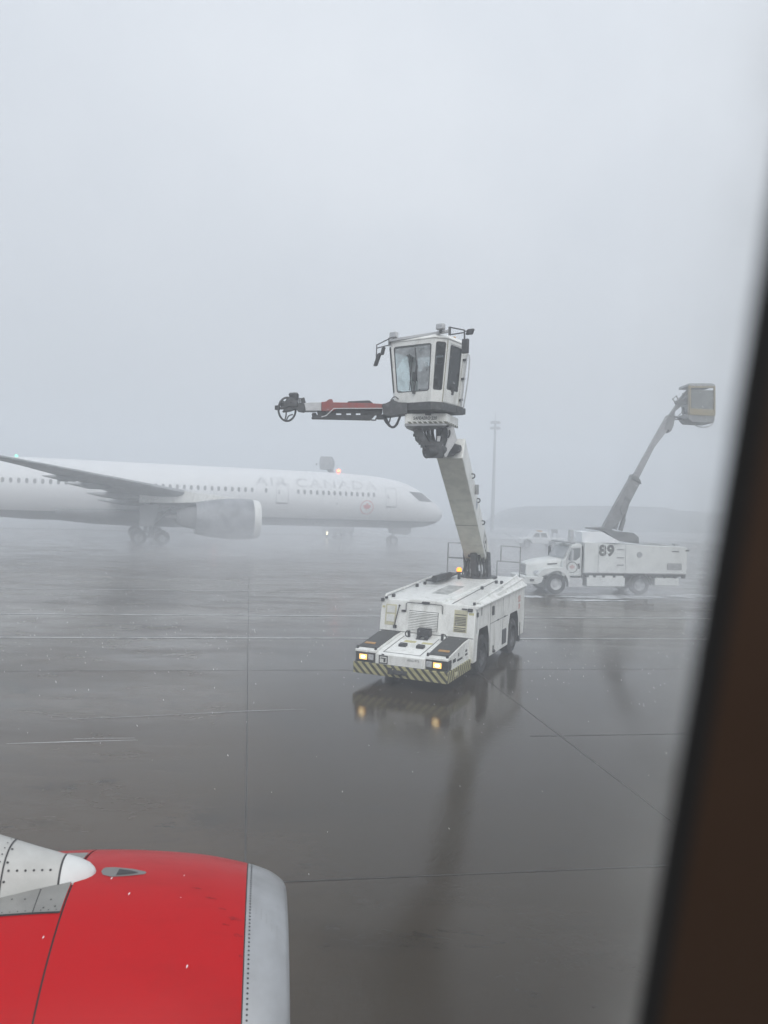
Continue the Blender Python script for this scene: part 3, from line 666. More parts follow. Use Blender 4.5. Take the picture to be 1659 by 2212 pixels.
# elbow at the boom head
K0 = 18.95
def kp(px, py, Y): return dl(at(px, py, Y))
el = MB()
dv = DM.inverted().to_3x3() @ Vector((0, .16, 0))
el.prism([kp(*p, K0 - .1) for p in ((891.6, 922), (910.7, 922), (917, 940), (926, 953.5), (958, 953), (958, 989), (926.6, 989), (917, 971), (909, 961), (898, 951))], dv)
el.prism([kp(*p, K0 + .35) for p in ((893, 922), (908, 922), (918, 944), (928, 955), (958, 955), (958, 986), (930, 986), (912, 962), (900, 951))], dv)
el.prism([kp(*p, K0 + .1) for p in ((944, 920), (966, 920), (969, 940), (966, 978), (946, 988), (943, 955))], dv * 2.4)
el.prism([kp(*p, K0 + .1) for p in ((977, 948), (983, 958), (996.5, 962), (996, 967), (991, 972), (981, 984.5), (966, 984.5))], dv * 2)
el.cyl(kp(920, 976, K0 - .12), kp(975, 970, K0 + .3), .17, 16)
el.cyl(kp(984, 970, K0 + .02), kp(989, 969, K0 + .35), .11, 14)
rnd = random.Random(5)
for i in range(13):
    xa = 914 + i * 4.4
    el.tube([kp(xa, 920, K0 + rnd.uniform(-.1, .5)), kp(xa + rnd.uniform(-1, 5) + 1, 937, K0 + rnd.uniform(-.1, .4)), kp(925 + i * 3.0, 956, K0 + rnd.uniform(-.05, .35)), kp(930 + i * 2.6, 978, K0 + .1)], .02 + .014 * rnd.random(), 6, 4)
for i in range(6):
    el.ball(kp(897 + i * 4, 940 + i * 6, K0 - .12), .07, 6)
obj('elbow_link', el, STEEL, D, 0.006)
sp_ = MB().prism([kp(*p, K0 + .02) for p in ((965.7, 922), (980.7, 922), (984, 936), (987.4, 949.7), (980, 962), (972, 974), (964, 988.8), (960.2, 987), (957.6, 975.5), (966, 952))], dv * .5)
obj('elbow_plate', sp_, LGREY, D, 0.01)
obj('junction_box', MB().prism([kp(*p, K0 - .16) for p in ((944.4, 942), (952, 942), (950.5, 953.5), (944, 953.5))], dv * .5), LGREY, D, 0.008)
# turret box under the cab
tu = MB()
TY = 18.62
t_out = [at(874.6, 893.5, TY), at(966, 892.6, TY), at(990, 904.5, TY + .62), at(985, 903.5, TY + 1.15), at(880, 903.5, TY + 1.15)]
dz = Vector((0, 0, -.255))
tp = [dl(p) for p in t_out]; bt_ = [Vector((p.x * .99 + .0, p.y, p.z - .255)) for p in tp]
tu.add(tp + bt_, [(0, 1, 2, 3, 4), (9, 8, 7, 6, 5), (0, 5, 6, 1), (1, 6, 7, 2), (2, 7, 8, 3), (3, 8, 9, 4), (4, 9, 5, 0)])
to = obj('turret_box', tu, WHITE, D, 0.012)
R_ = (t_out[1] - t_out[0]).normalized(); N_ = Vector((R_.y, -R_.x, 0)).normalized()
if N_.y > 0: N_ = -N_
def tf(x, y, off=.006): return dl(t_out[0] + R_ * x + Vector((0, 0, -.255 + y)) + N_ * off)
obj('turret_name', lettering('SAFEAERO 220', .115, lambda x, y: tf(.21 + x * .80, .10 + y * .95), offset=.003, shear=.12), INK, D, parent=to)
st = MB(); st2 = MB(); wl = (t_out[1] - t_out[0]).length
for i in range(8):
    x = .04 + i * wl / 8.2
    st.add([tf(x + .07, .004), tf(x + .15, .004), tf(x + .10, .052), tf(x + .02, .052)], [(0, 1, 2, 3)])
R2 = (t_out[2] - t_out[1]); N2 = Vector((R2.y, -R2.x, 0)).normalized(); W2_ = R2.length
for i in range(6):
    f0, f1 = (i + .1) / 6, (i + .6) / 6
    st.add([dl(t_out[1] + R2 * (f0 + .06) + N2 * .006 + Vector((0, 0, -.251))), dl(t_out[1] + R2 * (f1 + .06) + N2 * .006 + Vector((0, 0, -.251))), dl(t_out[1] + R2 * f1 + N2 * .006 + Vector((0, 0, -.203))), dl(t_out[1] + R2 * f0 + N2 * .006 + Vector((0, 0, -.203)))], [(0, 1, 2, 3)])
obj('hazard_stripe', st, mat('olive_stripe', (.11, .115, .08), .6), D, 0, parent=to)
tb = MB().prism([tf(.0, 0, -.01), tf(wl, 0, -.01), tf(wl, 0, -.55), tf(.3, -.12, -.55), tf(.06, -.05, -.2)], dl(Vector((0, 0, -.05))) - dl(Vector((0, 0, 0))))
obj('turret_base', tb, GREY, D)

# operator cab: its own axes a (right), b (back), c (up)
PS = 0.605; CO = Vector((0.647, 18.529, 7.097))
def cp(a, b, c): return dl(CO + Vector((math.cos(PS) * a + math.sin(PS) * b, -math.sin(PS) * a + math.cos(PS) * b, c)))
H = 1.525
bot = [(-.52, 0), (.52, 0), (.71, .21), (.71, 1.25), (-.71, 1.25), (-.71, .21)]
top = [(-.65, -.10), (.65, -.10), (.87, .14), (.87, 1.18), (-.87, 1.18), (-.87, .14)]
cabf, gas, cgl, sgl = MB(), MB(), MB(), MB()
def wall(i, j, uv, pane, **k):
    return panel_hole(cabf, gas, pane, (cp(*bot[i], 0), cp(*bot[j], 0), cp(*top[j], H), cp(*top[i], H)), uv, **k)
q0, n0 = wall(0, 1, (.06, .93, .175, .93), cgl, r=.06)
wall(1, 2, (.10, .90, .19, .95), sgl, r=.05)
q2, n2 = wall(2, 3, (.16, .70, .22, .93), sgl, r=.05)
wall(3, 4, (.10, .90, .55, .92), cgl, r=.06)
wall(4, 5, (.12, .88, .25, .93), cgl, r=.06)
wall(5, 0, (.14, .86, .19, .95), cgl, r=.04)
cf = obj('cab', cabf, WHITE, D)
tag(cf)
obj('window_gasket', gas, BLACK, D, parent=cf)
obj('windscreen', cgl, CABGLASS, D, smooth=0, parent=cf)
obj('side_window', sgl, SIDEGLASS, D, smooth=0, parent=cf)
FILM = glass('wet_snow_film', (.8, .83, .84), 0.9, (.50, .53, .55), 6, .1, .75, .85)
fp = [(.09, .895), (.905, .895), (.905, .21), (.64, .21), (.61, .45), (.58, .70), (.42, .79), (.27, .73), (.10, .56)]
obj('snow_film', MB().add([q0(u, v) + n0 * .004 for u, v in fp], [list(range(len(fp)))]), FILM, D, 0, parent=cf)
rfv = [cp(a * 1.03, (b - .5) * 1.03 + .5, H + .002) for a, b in top]; rfu = [cp(a * .93, (b - .5) * .9 + .5, H + .12) for a, b in top]
obj('cab_roof', MB().loft([rfv, [p + Vector((0, 0, .03)) for p in rfv], rfu]), WHITE, D, 0.01)
def rfp(u, v): return cp(-.67 + 1.34 * u, -.02 + .5 * v, H + .06 + .1 * v * .9)
obj('roof_window', MB().add([cp(-.15, -.068, H + .055), cp(.38, -.068, H + .055), cp(.30, .0, H + .112), cp(-.22, .0, H + .112)], [(0, 1, 2, 3)]), mat('roof_pane', (.35, .37, .39), .2), D)
obj('cab_floor', MB().prism([cp(a * .97, (b - .6) * .97 + .6, .0) for a, b in bot], Vector((0, 0, .05))), STEEL, D)
# door on the right side
dr = MB()
def qd(u, v, o=.012): return q2(u, v) + n2 * o
for (u0, u1, v0, v1) in ((.02, .13, .01, .985), (.13, .76, .01, .2), (.13, .76, .945, .985), (.72, .77, .2, .945)):
    dr.hexa([qd(u0, v0, -.002), qd(u1, v0, -.002), qd(u1, v1, -.002), qd(u0, v1, -.002), qd(u0, v0, .014), qd(u1, v0, .014), qd(u1, v1, .014), qd(u0, v1, .014)])
do = obj('cab_door', dr, WHITE, D, 0.006)
ds = MB()
for (u0, u1, v0, v1) in ((.0, .018, .0, .99), (.775, .785, .0, .99)):
    ds.hexa([qd(u0, v0, -.002), qd(u1, v0, -.002), qd(u1, v1, -.002), qd(u0, v1, -.002), qd(u0, v0, .01), qd(u1, v0, .01), qd(u1, v1, .01), qd(u0, v1, .01)])
obj('door_seal', ds, mat('ochre_seal', (.28, .25, .16), .6), D, parent=do)
dh = MB()
for v in (.10, .45, .76):
    a, b = qd(.80, v, .02), qd(.93, v + .02, .03); dh.beam(a, b, .05, .06)
obj('hinge', dh, STEEL, D, 0.008, parent=do)
obj('door_handle', MB().beam(qd(.40, .15, .02), qd(.42, .28, .03), .05, .08), BLACK, D, 0.01, parent=do)
rr_ = MB().tube([qd(.98, -.02, .05), qd(1.0, .5, .09), qd(1.0, .82, .07), qd(.97, .88, .02)], .02, 8, 3).tube([qd(.86, .0, .05), qd(.9, .88, .06)], .016)
obj('cab_handrail', rr_, LGREY, D)
# inside: seat with head rest, control desk, wiper
seat = MB().obox(cp(.18, .75, .42), cp(.24, 0, 0) - cp(0, 0, 0), cp(0, .22, 0) - cp(0, 0, 0), (0, 0, .07)).obox(cp(.18, .98, .78), cp(.23, 0, 0) - cp(0, 0, 0), cp(0, .06, .0) - cp(0, 0, 0), (0, 0, .34)).obox(cp(.18, 1.0, 1.2), cp(.12, 0, 0) - cp(0, 0, 0), cp(0, .05, 0) - cp(0, 0, 0), (0, 0, .09)).cyl(cp(.18, .75, .04), cp(.18, .75, .36), .08)
obj('seat', seat, BLACK, D, 0.03)
dk = MB().obox(cp(.02, .28, .70), cp(.20, 0, 0) - cp(0, 0, 0), cp(0, .06, 0) - cp(0, 0, 0), (0, 0, .11)).cyl(cp(.0, .3, .05), cp(.02, .3, .62), .035).obox(cp(.2, .26, .84), cp(.09, 0, 0) - cp(0, 0, 0), cp(0, .05, 0) - cp(0, 0, 0), (0, 0, .08)).tube([cp(.14, .26, .9), cp(.14, .26, 1.0), cp(.22, .26, 1.02), cp(.22, .26, .94)], .012)
dk.tube([cp(-.24, .2, .35), cp(-.22, .2, .75), cp(-.18, .2, 1.15)], .012).obox(cp(.3, .5, .3), cp(.2, 0, 0) - cp(0, 0, 0), cp(0, .15, 0) - cp(0, 0, 0), (0, 0, .25))
obj('control_desk', dk, BLACK, D, 0.01)
bl_ = MB().prism([cp(.12, 1.15, 1.48), cp(.69, 1.15, 1.48), cp(.69, 1.15, .25), cp(.42, 1.15, .25)], cp(0, .03, 0) - cp(0, 0, 0))
obj('interior_panel', bl_, mat('cab_lining', (.62, .64, .65), .6), D)
fbk = n0 * .03
wi = MB().tube([q0(.53, .16) + fbk, q0(.56, .2) + fbk * 1.4, q0(.60, .52) + fbk, q0(.62, .6) + fbk], .016, 6, 2).tube([q0(.55, .33) + fbk * .8, q0(.60, .62) + fbk * .8, q0(.57, .88) + fbk * .8], .014, 6).obox(q0(.54, .165) + n0 * .03, q0(.03, 0) - q0(0, 0), q0(0, .025) - q0(0, 0), n0 * .03)
obj('wiper', wi, BLACK, D)
# roof bar with lamps and mirrors
barL, barR = at(842, 736, 18.78), at(972, 715, 17.98)
obj('roof_bar', MB().beam(dl(barL), dl(barR), .07, .07), LGREY, D, 0.01)
for (px, py, Y) in ((851, 724, 18.72), (952, 706, 18.02)):
    c = dl(at(px, py, Y)); e1 = cp(.105, 0, 0) - cp(0, 0, 0); e2 = cp(0, .07, 0) - cp(0, 0, 0)
    wl_ = obj('work_lamp', MB().obox(c, e1, e2, (0, 0, .078)), LGREY, D, 0.03)
    obj('lamp_foot', MB().cyl(c - Vector((0, 0, .08)), c - Vector((0, 0, .15)), .03), BLACK, D, parent=wl_)
    obj('lens', MB().obox(c - e2 * 1.04, e1 * .86, e2 * .04, (0, 0, .06)), LAMPGLASS, D, 0.01, parent=wl_)
def P2(x, y, Y): return dl(at(794.9 + .15625 * x, 682.6 + .15625 * y, Y))
mr = MB().tube([P2(1130, 155, 17.95), P2(1333, 195, 17.75), P2(1333, 228, 17.75), P2(1130, 260, 17.95)], .016).tube([P2(1333, 195, 17.75), P2(1335, 330, 17.75)], .02).tube([P2(1335, 210, 17.75), P2(1410, 205, 17.72)], .014).beam(P2(1130, 150, 17.96), P2(1130, 265, 17.96), .05, .06)
obj('mirror_arm', mr, STEEL, D)
ml_ = MB().tube([P2(300, 312, 18.8), P2(122, 400, 18.95), P2(112, 640, 18.95)], .016, 8).tube([P2(300, 400, 18.8), P2(120, 445, 18.95)], .014).beam(P2(297, 305, 18.8), P2(297, 405, 18.8), .05, .06)
obj('mirror_arm', ml_, STEEL, D)
def mirror(c, hw, hh, yaw, lean=0.0):
    e1 = Vector((math.cos(yaw), math.sin(yaw), 0)) * hw; e2 = Vector((-math.sin(yaw), math.cos(yaw), 0)) * .045; e3 = Vector((lean * hh, 0, hh))
    mo = obj('mirror', MB().obox(c, e1, e2, e3), BLACK, D, 0.03)
    obj('mirror_glass', MB().obox(c + e2 * 1.05, e1 * .86, e2 * .05, e3 * .9), LAMPGLASS, D, 0.01, parent=mo)
mirror(P2(1411, 218, 17.7), .09, .068, rad(-10), .35); mirror(P2(1346, 417, 17.75), .09, .175, rad(-5))
mirror(P2(207, 485, 18.95), .045, .10, rad(50), .25); mirror(P2(133, 603, 18.95), .05, .165, rad(60), .35)
obj('roof_marker', MB().ball(P2(1195, 302, 18.9), .04, 8), ORANGE, D)
# plate under the cab and the nozzle arm
up_ = [cp(a * 1.02, (b - .6) * 1.05 + .6, .0) for a, b in bot]; lo_ = [cp(a * 1.03, (b - .6) * 1.06 + .6, -.20) for a, b in bot]
obj('slewing_plate', MB().loft([lo_, up_]).cyl(cp(.05, .62, -.21), cp(.05, .62, -.30), .40, 24).obox(cp(.45, 1.15, -.1), cp(.3, 0, 0) - cp(0, 0, 0), cp(0, .22, 0) - cp(0, 0, 0), (0, 0, .08)), STEEL, D, 0.01)
AY = 18.72
def pa(x, y, Y=AY): return dl(at(587.6 + .16667 * x, 829.5 + .16667 * y, Y))
dvy = DM.inverted().to_3x3() @ Vector((0, 1, 0))
arm = MB()
arm.prism([pa(*p, AY - .14) for p in ((640, 232), (690, 228), (740, 196), (780, 196), (790, 236), (1000, 240), (1250, 246), (1430, 258), (1432, 315), (1300, 318), (860, 312), (790, 352), (640, 352))], dvy * .28)
ao = obj('nozzle_arm', arm, RED_ARM, D, 0.012)
obj('inner_arm', MB().prism([pa(*p, AY - .09) for p in ((425, 244), (640, 236), (640, 346), (425, 346))], dvy * .18).tube([pa(420, 360), pa(640, 358)], .015), LGREY, D, 0.006, parent=ao)
ct = MB()
for (x0, x1) in ((590, 830), (897, 962), (1022, 1086), (1146, 1205)):
    ct.prism([pa(x0, 378, AY - .05), pa(x1, 378, AY - .05), pa(x1, 400, AY - .05), pa(x0, 400, AY - .05)], dvy * .07)
ct.prism([pa(*p, AY - .05) for p in ((585, 350), (790, 350), (850, 316), (1432, 320), (1430, 378), (585, 378))], dvy * .07)
ct.prism([pa(*p, AY - .05) for p in ((545, 400), (1340, 400), (1270, 472), (545, 456))], dvy * .07)
ct.prism([pa(*p, AY - .05) for p in ((1205, 378), (1430, 378), (1405, 400), (1205, 400))], dvy * .07)
ct.ball(pa(548, 400), .07, 8).ball(pa(535, 440), .05, 8)
obj('cable_tray', ct, BLACK, D, 0.006, parent=ao)
obj('tray_pipe', MB().tube([pa(640, 425, AY - .2), pa(700, 412, AY - .2), pa(800, 318, AY - .2), pa(1430, 316, AY - .2)], .014), LGREY, D, parent=ao)
obj('hose_cover', MB().prism([pa(*p, AY - .1) for p in ((975, 240), (985, 222), (1240, 211), (1265, 213), (1300, 240), (1315, 256), (1150, 250))], dvy * .24), BLACK, D, 0.02, parent=ao)
jt = MB().prism([pa(*p, AY - .2) for p in ((1430, 256), (1470, 250), (1530, 222), (1570, 190), (1590, 215), (1640, 235), (1750, 240), (1750, 385), (1610, 400), (1500, 416), (1440, 395))], dvy * .5)
jt.tube([pa(1535, 215), pa(1570, 175), pa(1600, 165), pa(1640, 200)], .016, 6, 3)
obj('arm_joint', jt, STEEL, D, 0.01)
hs_ = MB()
for pts in (((1450, 395), (1470, 470), (1520, 540), (1570, 560), (1620, 520), (1650, 440), (1690, 380)), ((1440, 400), (1455, 460), (1490, 515), (1520, 490), (1540, 410)), ((1280, 465), (1340, 468), (1350, 445), (1390, 425), (1440, 430)), ((1300, 440), (1330, 400), (1400, 410)), ((1460, 398), (1480, 450), (1530, 545), (1590, 552), (1640, 470), (1665, 400))):
    hs_.tube([pa(x, y, AY + .04 * i) for i, (x, y) in enumerate(pts)], .03 if len(pts) > 5 else .018, 8, 5)
hs_.obox(pa(1408, 428), (.09, 0, 0), (0, .06, 0), (0, 0, .06))
obj('arm_hose', hs_, HOSE, D)
nh = MB()
nh.prism([pa(*p, AY - .12) for p in ((190, 200), (240, 175), (300, 185), (330, 250), (330, 290), (210, 290), (150, 330), (140, 250))], dvy * .24)
nh.prism([pa(*p, AY - .1) for p in ((300, 262), (412, 250), (432, 300), (435, 345), (400, 362), (330, 350), (310, 320), (210, 352), (130, 360), (160, 320), (80, 318), (80, 292), (200, 296))], dvy * .2)
nh.obox(pa(70, 308), (.05, 0, 0), (0, .05, 0), (0, 0, .055)).ball(pa(130, 250), .09, 8).ball(pa(240, 235), .14, 8).ball(pa(170, 280), .12, 8)
for (x, y) in ((262, 140), (300, 138)): nh.ball(pa(x, y), .085, 8, (1.2, 1, .8))
nh.obox(pa(285, 172), (.1, 0, 0), (0, .07, 0), (0, 0, .08))
no = obj('nozzle_head', nh, STEEL, D, 0.006)
bk = MB()
for i in range(5): bk.beam(pa(310 + i * 24, 186), pa(312 + i * 24, 250), .02, .02)
for y in (188, 210, 232, 250): bk.beam(pa(305, y), pa(412, y), .02, .02)
bk.beam(pa(395, 184), pa(412, 250), .1, .1)
obj('lamp_cage', bk, STEEL, D, parent=no)
rg = MB().tube([pa(195 + 112 * math.cos(t), 328 + 152 * math.sin(t), AY + .1 * math.cos(t)) for t in [2 * math.pi * i / 28 for i in range(29)]], .026, 8)
rg.tube([pa(185, 360), pa(180, 420), pa(165, 470)], .018, 6, 3).tube([pa(270, 395), pa(215, 415), pa(185, 475)], .016, 6, 3)
obj('guard_hoop', rg, BLACK, D, parent=no)

# ------------------------------------------------------------------ the boom truck parked behind, number 89 (x runs from its front bumper to its tail, y away from us)
TA = rad(8.5)
T = empty('deicing_truck', (0, 0, 0), M=Matrix.Translation((7.27, 39.85, 0)) @ Matrix.Rotation(TA, 4, 'Z'))
tag(T, 'white conventional-cab boom truck with 89 on its side and raised tan basket', 'deicing truck', 'deicing trucks on the apron')
TM = T.matrix_basis.copy()
fr = MB().box(.3, 9.0, -.5, .5, .62, .95).box(3.2, 9.05, -1.1, 1.1, .98, 1.12).box(1.0, 1.4, -.9, .9, .35, .7)
obj('chassis', fr, STEEL, T)
obj('bumper', MB().prism([(0, -1.16, .52), (.0, -1.16, .86), (.12, -1.2, .9), (1.05, -1.2, .9), (.95, -1.2, .62), (.7, -1.2, .5)], (0, 2.36, 0)), TRUCKW, T, 0.03)
obj('tow_opening', MB().box(.28, .52, -1.215, -1.19, .66, .78), BLACK, T, 0.01)
# hood: lofted sections from grille to windshield
def sec(x, w, z0, z1, r): return [(x, -w, z0), (x, -w, z1 - r), (x, -w + r * .4, z1 - r * .25), (x, -w + r, z1), (x, w - r, z1), (x, w - r * .4, z1 - r * .25), (x, w, z1 - r), (x, w, z0)]
hd = MB().loft([sec(.30, .50, .92, 1.52, .12), sec(.42, .58, .90, 1.58, .14), sec(.9, .72, .88, 1.70, .16), sec(1.5, .86, .9, 1.80, .18), sec(2.15, .98, .9, 1.86, .18)])
ho2 = obj('hood', hd, TRUCKW, T, 0.01, 50)
obj('grille', MB().prism([(.26, -.36, 1.0), (.26, .36, 1.0), (.30, .42, 1.46), (.30, -.42, 1.46)], (.06, 0, 0)), GREY, T, 0.02, parent=ho2)
obj('air_intake', MB().prism([(1.35, -.80, 1.58), (1.85, -.90, 1.62), (1.85, -.92, 1.56), (1.35, -.82, 1.52)], (0, -.05, 0)), BLACK, T, 0.01, parent=ho2)
for s_ in (-1, 1):
    fnd = MB()
    arc = [(1.75 + .66 * math.cos(t), .55 + .66 * math.sin(t)) for t in [math.pi * (1.0 - i / 10 * .98) for i in range(11)]]
    arcO = [(.75, .88), (.72, 1.0), (.85, 1.2), (1.1, 1.33), (1.5, 1.4), (1.85, 1.42), (2.2, 1.4), (2.45, 1.2), (2.5, .62)]
    fnd.prism([(x, s_ * 1.2, z) for x, z in [(.80, .86)] + [p for p in arc if p[1] > .8 or p[0] > 2][1:] + arcO[::-1]], (0, -s_ * .55, 0))
    fo = obj('front_fender', fnd, TRUCKW, T, 0.02)
    obj('headlight', MB().prism([(.62, s_ * .72, 1.02), (.9, s_ * 1.16, 1.02), (.98, s_ * 1.17, 1.2), (.66, s_ * .72, 1.2)], (.1, -s_ * .04, 0)), LAMPGLASS, T, 0.02, parent=fo)
    wheel(T, (1.75, s_ * 1.02, .52), (0, s_, 0), .52, .3, rim=LGREY)
    wheel(T, (6.45, s_ * 1.0, .52), (0, s_, 0), .52, .34, rim=GREY)
# cab
cprof = [(2.05, .95), (2.05, 1.76), (2.16, 1.86), (2.52, 2.55), (2.68, 2.64), (3.05, 2.68), (3.12, 2.6), (3.12, .95)]
tc_ = MB().loft([[(x + (.06 if i in (2, 3) else 0) * k, y, z) for i, (x, z) in enumerate(cprof)] for y, k in ((-1.16, 1), (-1.0, .2), (0, -.6), (1.0, .2), (1.16, 1))])
tcab = obj('cab', tc_, TRUCKW, T, 0.03)
ws = MB(); W_ = [(2.16, 1.88), (2.50, 2.50)]
for k in range(6):
    y0, y1 = -1.06 + k * 2.12 / 6, -1.06 + (k + 1) * 2.12 / 6
    f = lambda y: -.04 - .04 * (1 - abs(y) / 1.06)
    ws.add([(2.17 + f(y0), y0, 1.88), (2.17 + f(y1), y1, 1.88), (2.51 + f(y1), y1 * .94, 2.5), (2.51 + f(y0), y0 * .94, 2.5)], [(0, 3, 2, 1)])
TGLASS = mat('dark_truck_glass', (.16, .175, .18), .12, col2=(.32, .34, .35), scale=1.5, lo=.4, hi=.65)
TGLASS2 = mat('pale_truck_glass', (.22, .24, .25), .12, col2=(.38, .40, .41), scale=1.5, lo=.4, hi=.65)
obj('windscreen', ws, TGLASS2, T, parent=tcab)
obj('side_window', MB().prism([(2.36, -1.166, 1.82), (2.52, -1.166, 2.42), (3.02, -1.166, 2.44), (3.02, -1.166, 1.98), (2.78, -1.166, 1.78)], (0, -.012, 0)), TGLASS, T, 0.004, parent=tcab)
td = MB()
for a, b in (((2.28, 1.0), (2.28, 1.8)), ((3.05, 1.0), (3.05, 2.48)), ((2.28, 1.0), (3.05, 1.0)), ((2.28, 1.8), (2.48, 2.48)), ((2.48, 2.48), (3.05, 2.48))):
    td.beam((a[0], -1.166, a[1]), (b[0], -1.166, b[1]), .016, .01, up=(0, 1, 0))
tdo = obj('door_seam', td, GREY, T, parent=tcab)
obj('door_handle', MB().box(2.9, 3.0, -1.19, -1.16, 1.52, 1.62), BLACK, T, 0.01, parent=tcab)
em = MB().rev([(0, .30), (.006, .30)], (2.60, -1.163, 1.42), (0, -1, 0), 28); 
FADEDRED = mat('faded_red', (.5, .30, .29), .5, col2=(.58, .47, .46), scale=8)
emr = MB()
for i in range(32):
    t0, t1 = 2 * math.pi * i / 32, 2 * math.pi * (i + 1) / 32
    emr.add([(2.60 + r_ * math.cos(t), -1.168, 1.42 + r_ * math.sin(t)) for t, r_ in ((t0, .30), (t1, .30), (t1, .265), (t0, .265))], [(0, 1, 2, 3)])
LEAF = [(0, 1), (.12, .72), (.28, .80), (.22, .42), (.42, .58), (.50, .46), (.78, .50), (.68, .28), (.80, .18), (.45, -.12), (.50, -.28), (.08, -.22), (.06, -.62), (-.06, -.62), (-.08, -.22), (-.50, -.28), (-.45, -.12), (-.80, .18), (-.68, .28), (-.78, .50), (-.50, .46), (-.42, .58), (-.22, .42), (-.28, .80), (-.12, .72)]
emo = obj('door_emblem', emr, INK, T, 0, parent=tcab)
obj('emblem_leaf', MB().add([(2.60 + x * .19, -1.169, 1.40 + y * .19) for x, y in LEAF], [list(range(len(LEAF)))]), FADEDRED, T, 0, parent=tcab)
obj('door_decal', MB().box(2.93, 3.03, -1.172, -1.163, 1.34, 1.52), INK, T, 0.02, parent=tcab)
tmm = MB().box(2.20, 2.28, -1.42, -1.2, 1.95, 2.35).tube([(2.3, -1.17, 1.85), (2.24, -1.3, 1.9), (2.24, -1.3, 2.4), (2.32, -1.17, 2.5)], .02)
obj('mirror', MB().box(2.46, 2.54, -1.46, -1.24, 1.82, 2.36).tube([(2.42, -1.17, 2.42), (2.5, -1.32, 2.45), (2.5, -1.32, 1.85), (2.44, -1.17, 1.78)], .018), LGREY, T, 0.02)
obj('mirror', MB().box(2.26, 2.34, 1.24, 1.46, 1.85, 2.36).tube([(2.32, 1.17, 2.42), (2.3, 1.32, 2.45), (2.3, 1.32, 1.85), (2.34, 1.17, 1.78)], .018), BLACK, T, 0.02)
obj('light_bar', MB().box(2.2, 2.85, -.9, -.7, 2.66, 2.74).box(2.2, 2.6, -1.0, .9, 2.69, 2.77), GREY, T, 0.02)
obj('exhaust_stack', MB().box(3.14, 3.34, .5, .85, 2.6, 3.35).cyl((3.3, .75, 3.3), (3.42, .75, 3.32), .05, 8), LGREY, T, 0.02)
obj('step', MB().box(2.42, 3.2, -1.18, -.9, .42, .86).box(2.40, 3.25, -1.2, -.9, .38, .44), LGREY, T, 0.02)
obj('gap_frame', MB().box(3.13, 3.24, -1.0, 1.0, .6, 2.55), BLACK, T)
# body with tank boxes and doors
bdy = MB().prism([(3.25, -1.2, 1.12), (3.25, -1.2, 2.74), (3.4, -1.2, 2.78), (3.62, -1.2, 2.74), (6.3, -1.2, 2.66), (9.0, -1.2, 2.60), (9.1, -1.2, 2.5), (9.1, -1.2, 1.12)], (0, 2.4, 0))
tb_ = obj('body', bdy, TRUCKW, T, 0.02)
bs = MB()
for x in (4.02, 5.55): bs.box(x, x + .025, -1.204, -1.2, 1.15, 2.66)
bs.box(3.27, 9.08, -1.206, -1.2, 1.12, 1.17)
obj('door_seam', bs, GREY, T, parent=tb_)
for x, z, w_ in ((5.05, 2.38, .42), (5.08, 1.95, .40), (5.08, 1.55, .4)):
    obj('locker_handle', MB().box(x, x + w_, -1.23, -1.2, z, z + .07), GREY, T, 0.015, parent=tb_)
obj('gauge', MB().rev([(0, .16), (.02, .15)], (6.35, -1.2, 2.15), (0, -1, 0), 18), GREY, T, parent=tb_)
obj('body_vent', MB().box(7.95, 8.8, -1.215, -1.2, 1.35, 1.72), GREY, T, 0.01, parent=tb_)
obj('body_label', MB().box(8.2, 8.62, -1.206, -1.2, 2.32, 2.38), INK, T, parent=tb_)
obj('corner_lamp', MB().box(9.0, 9.2, -1.24, -1.1, 2.38, 2.46), BLACK, T, 0.01, parent=tb_)
obj('truck_number', lettering('89', .78, lambda x, y: (4.06 + x * 1.02, -1.206, 2.08 + y), offset=.035, spacing=1.12), TRUCKINK, T, 0, parent=tb_)
stn = MB()
for x in (4.345, 4.955): stn.box(x - .012, x + .012, -1.212, -1.207, 2.07, 2.66)
obj('stencil_gap', stn, TRUCKW, T, 0, parent=tb_)
un = MB()
un.box(3.45, 5.6, -1.15, -.5, .42, 1.0); obj('tank_box', un, TRUCKW, T, 0.03)
obj('tank_box', MB().box(7.3, 8.7, -1.15, -.5, .5, .92), TRUCKW, T, 0.03)
ur = MB().box(3.25, 9.1, -1.12, -.9, 1.0, 1.12)
for x in (3.4, 3.8, 4.3, 4.9, 5.5, 7.2, 7.8, 8.4, 8.9): ur.box(x, x + .16, -1.16, -1.0, .9, 1.1)
obj('under_rail', ur, BLACK, T, 0.01)
obj('mudguard', MB().prism([(6.45 + r_ * math.cos(t), -1.18, .52 + r_ * math.sin(t)) for r_, ts in ((.66, [math.pi * i / 10 for i in range(11)]), (.60, [math.pi * (10 - i) / 10 for i in range(11)])) for t in ts], (0, .5, 0)), BLACK, T)
rh = MB()
for x, s2 in ((4.0, .12), (5.0, .14), (8.55, .1)): rh.box(x, x + .2, -.9, -.6, 2.66, 2.66 + s2)
rh.prism([(6.6, -.6, 2.64), (7.4, -.6, 2.76), (8.6, -.6, 2.62)], (0, 1.0, 0))
obj('roof_fitting', rh, GREY, T, 0.02)
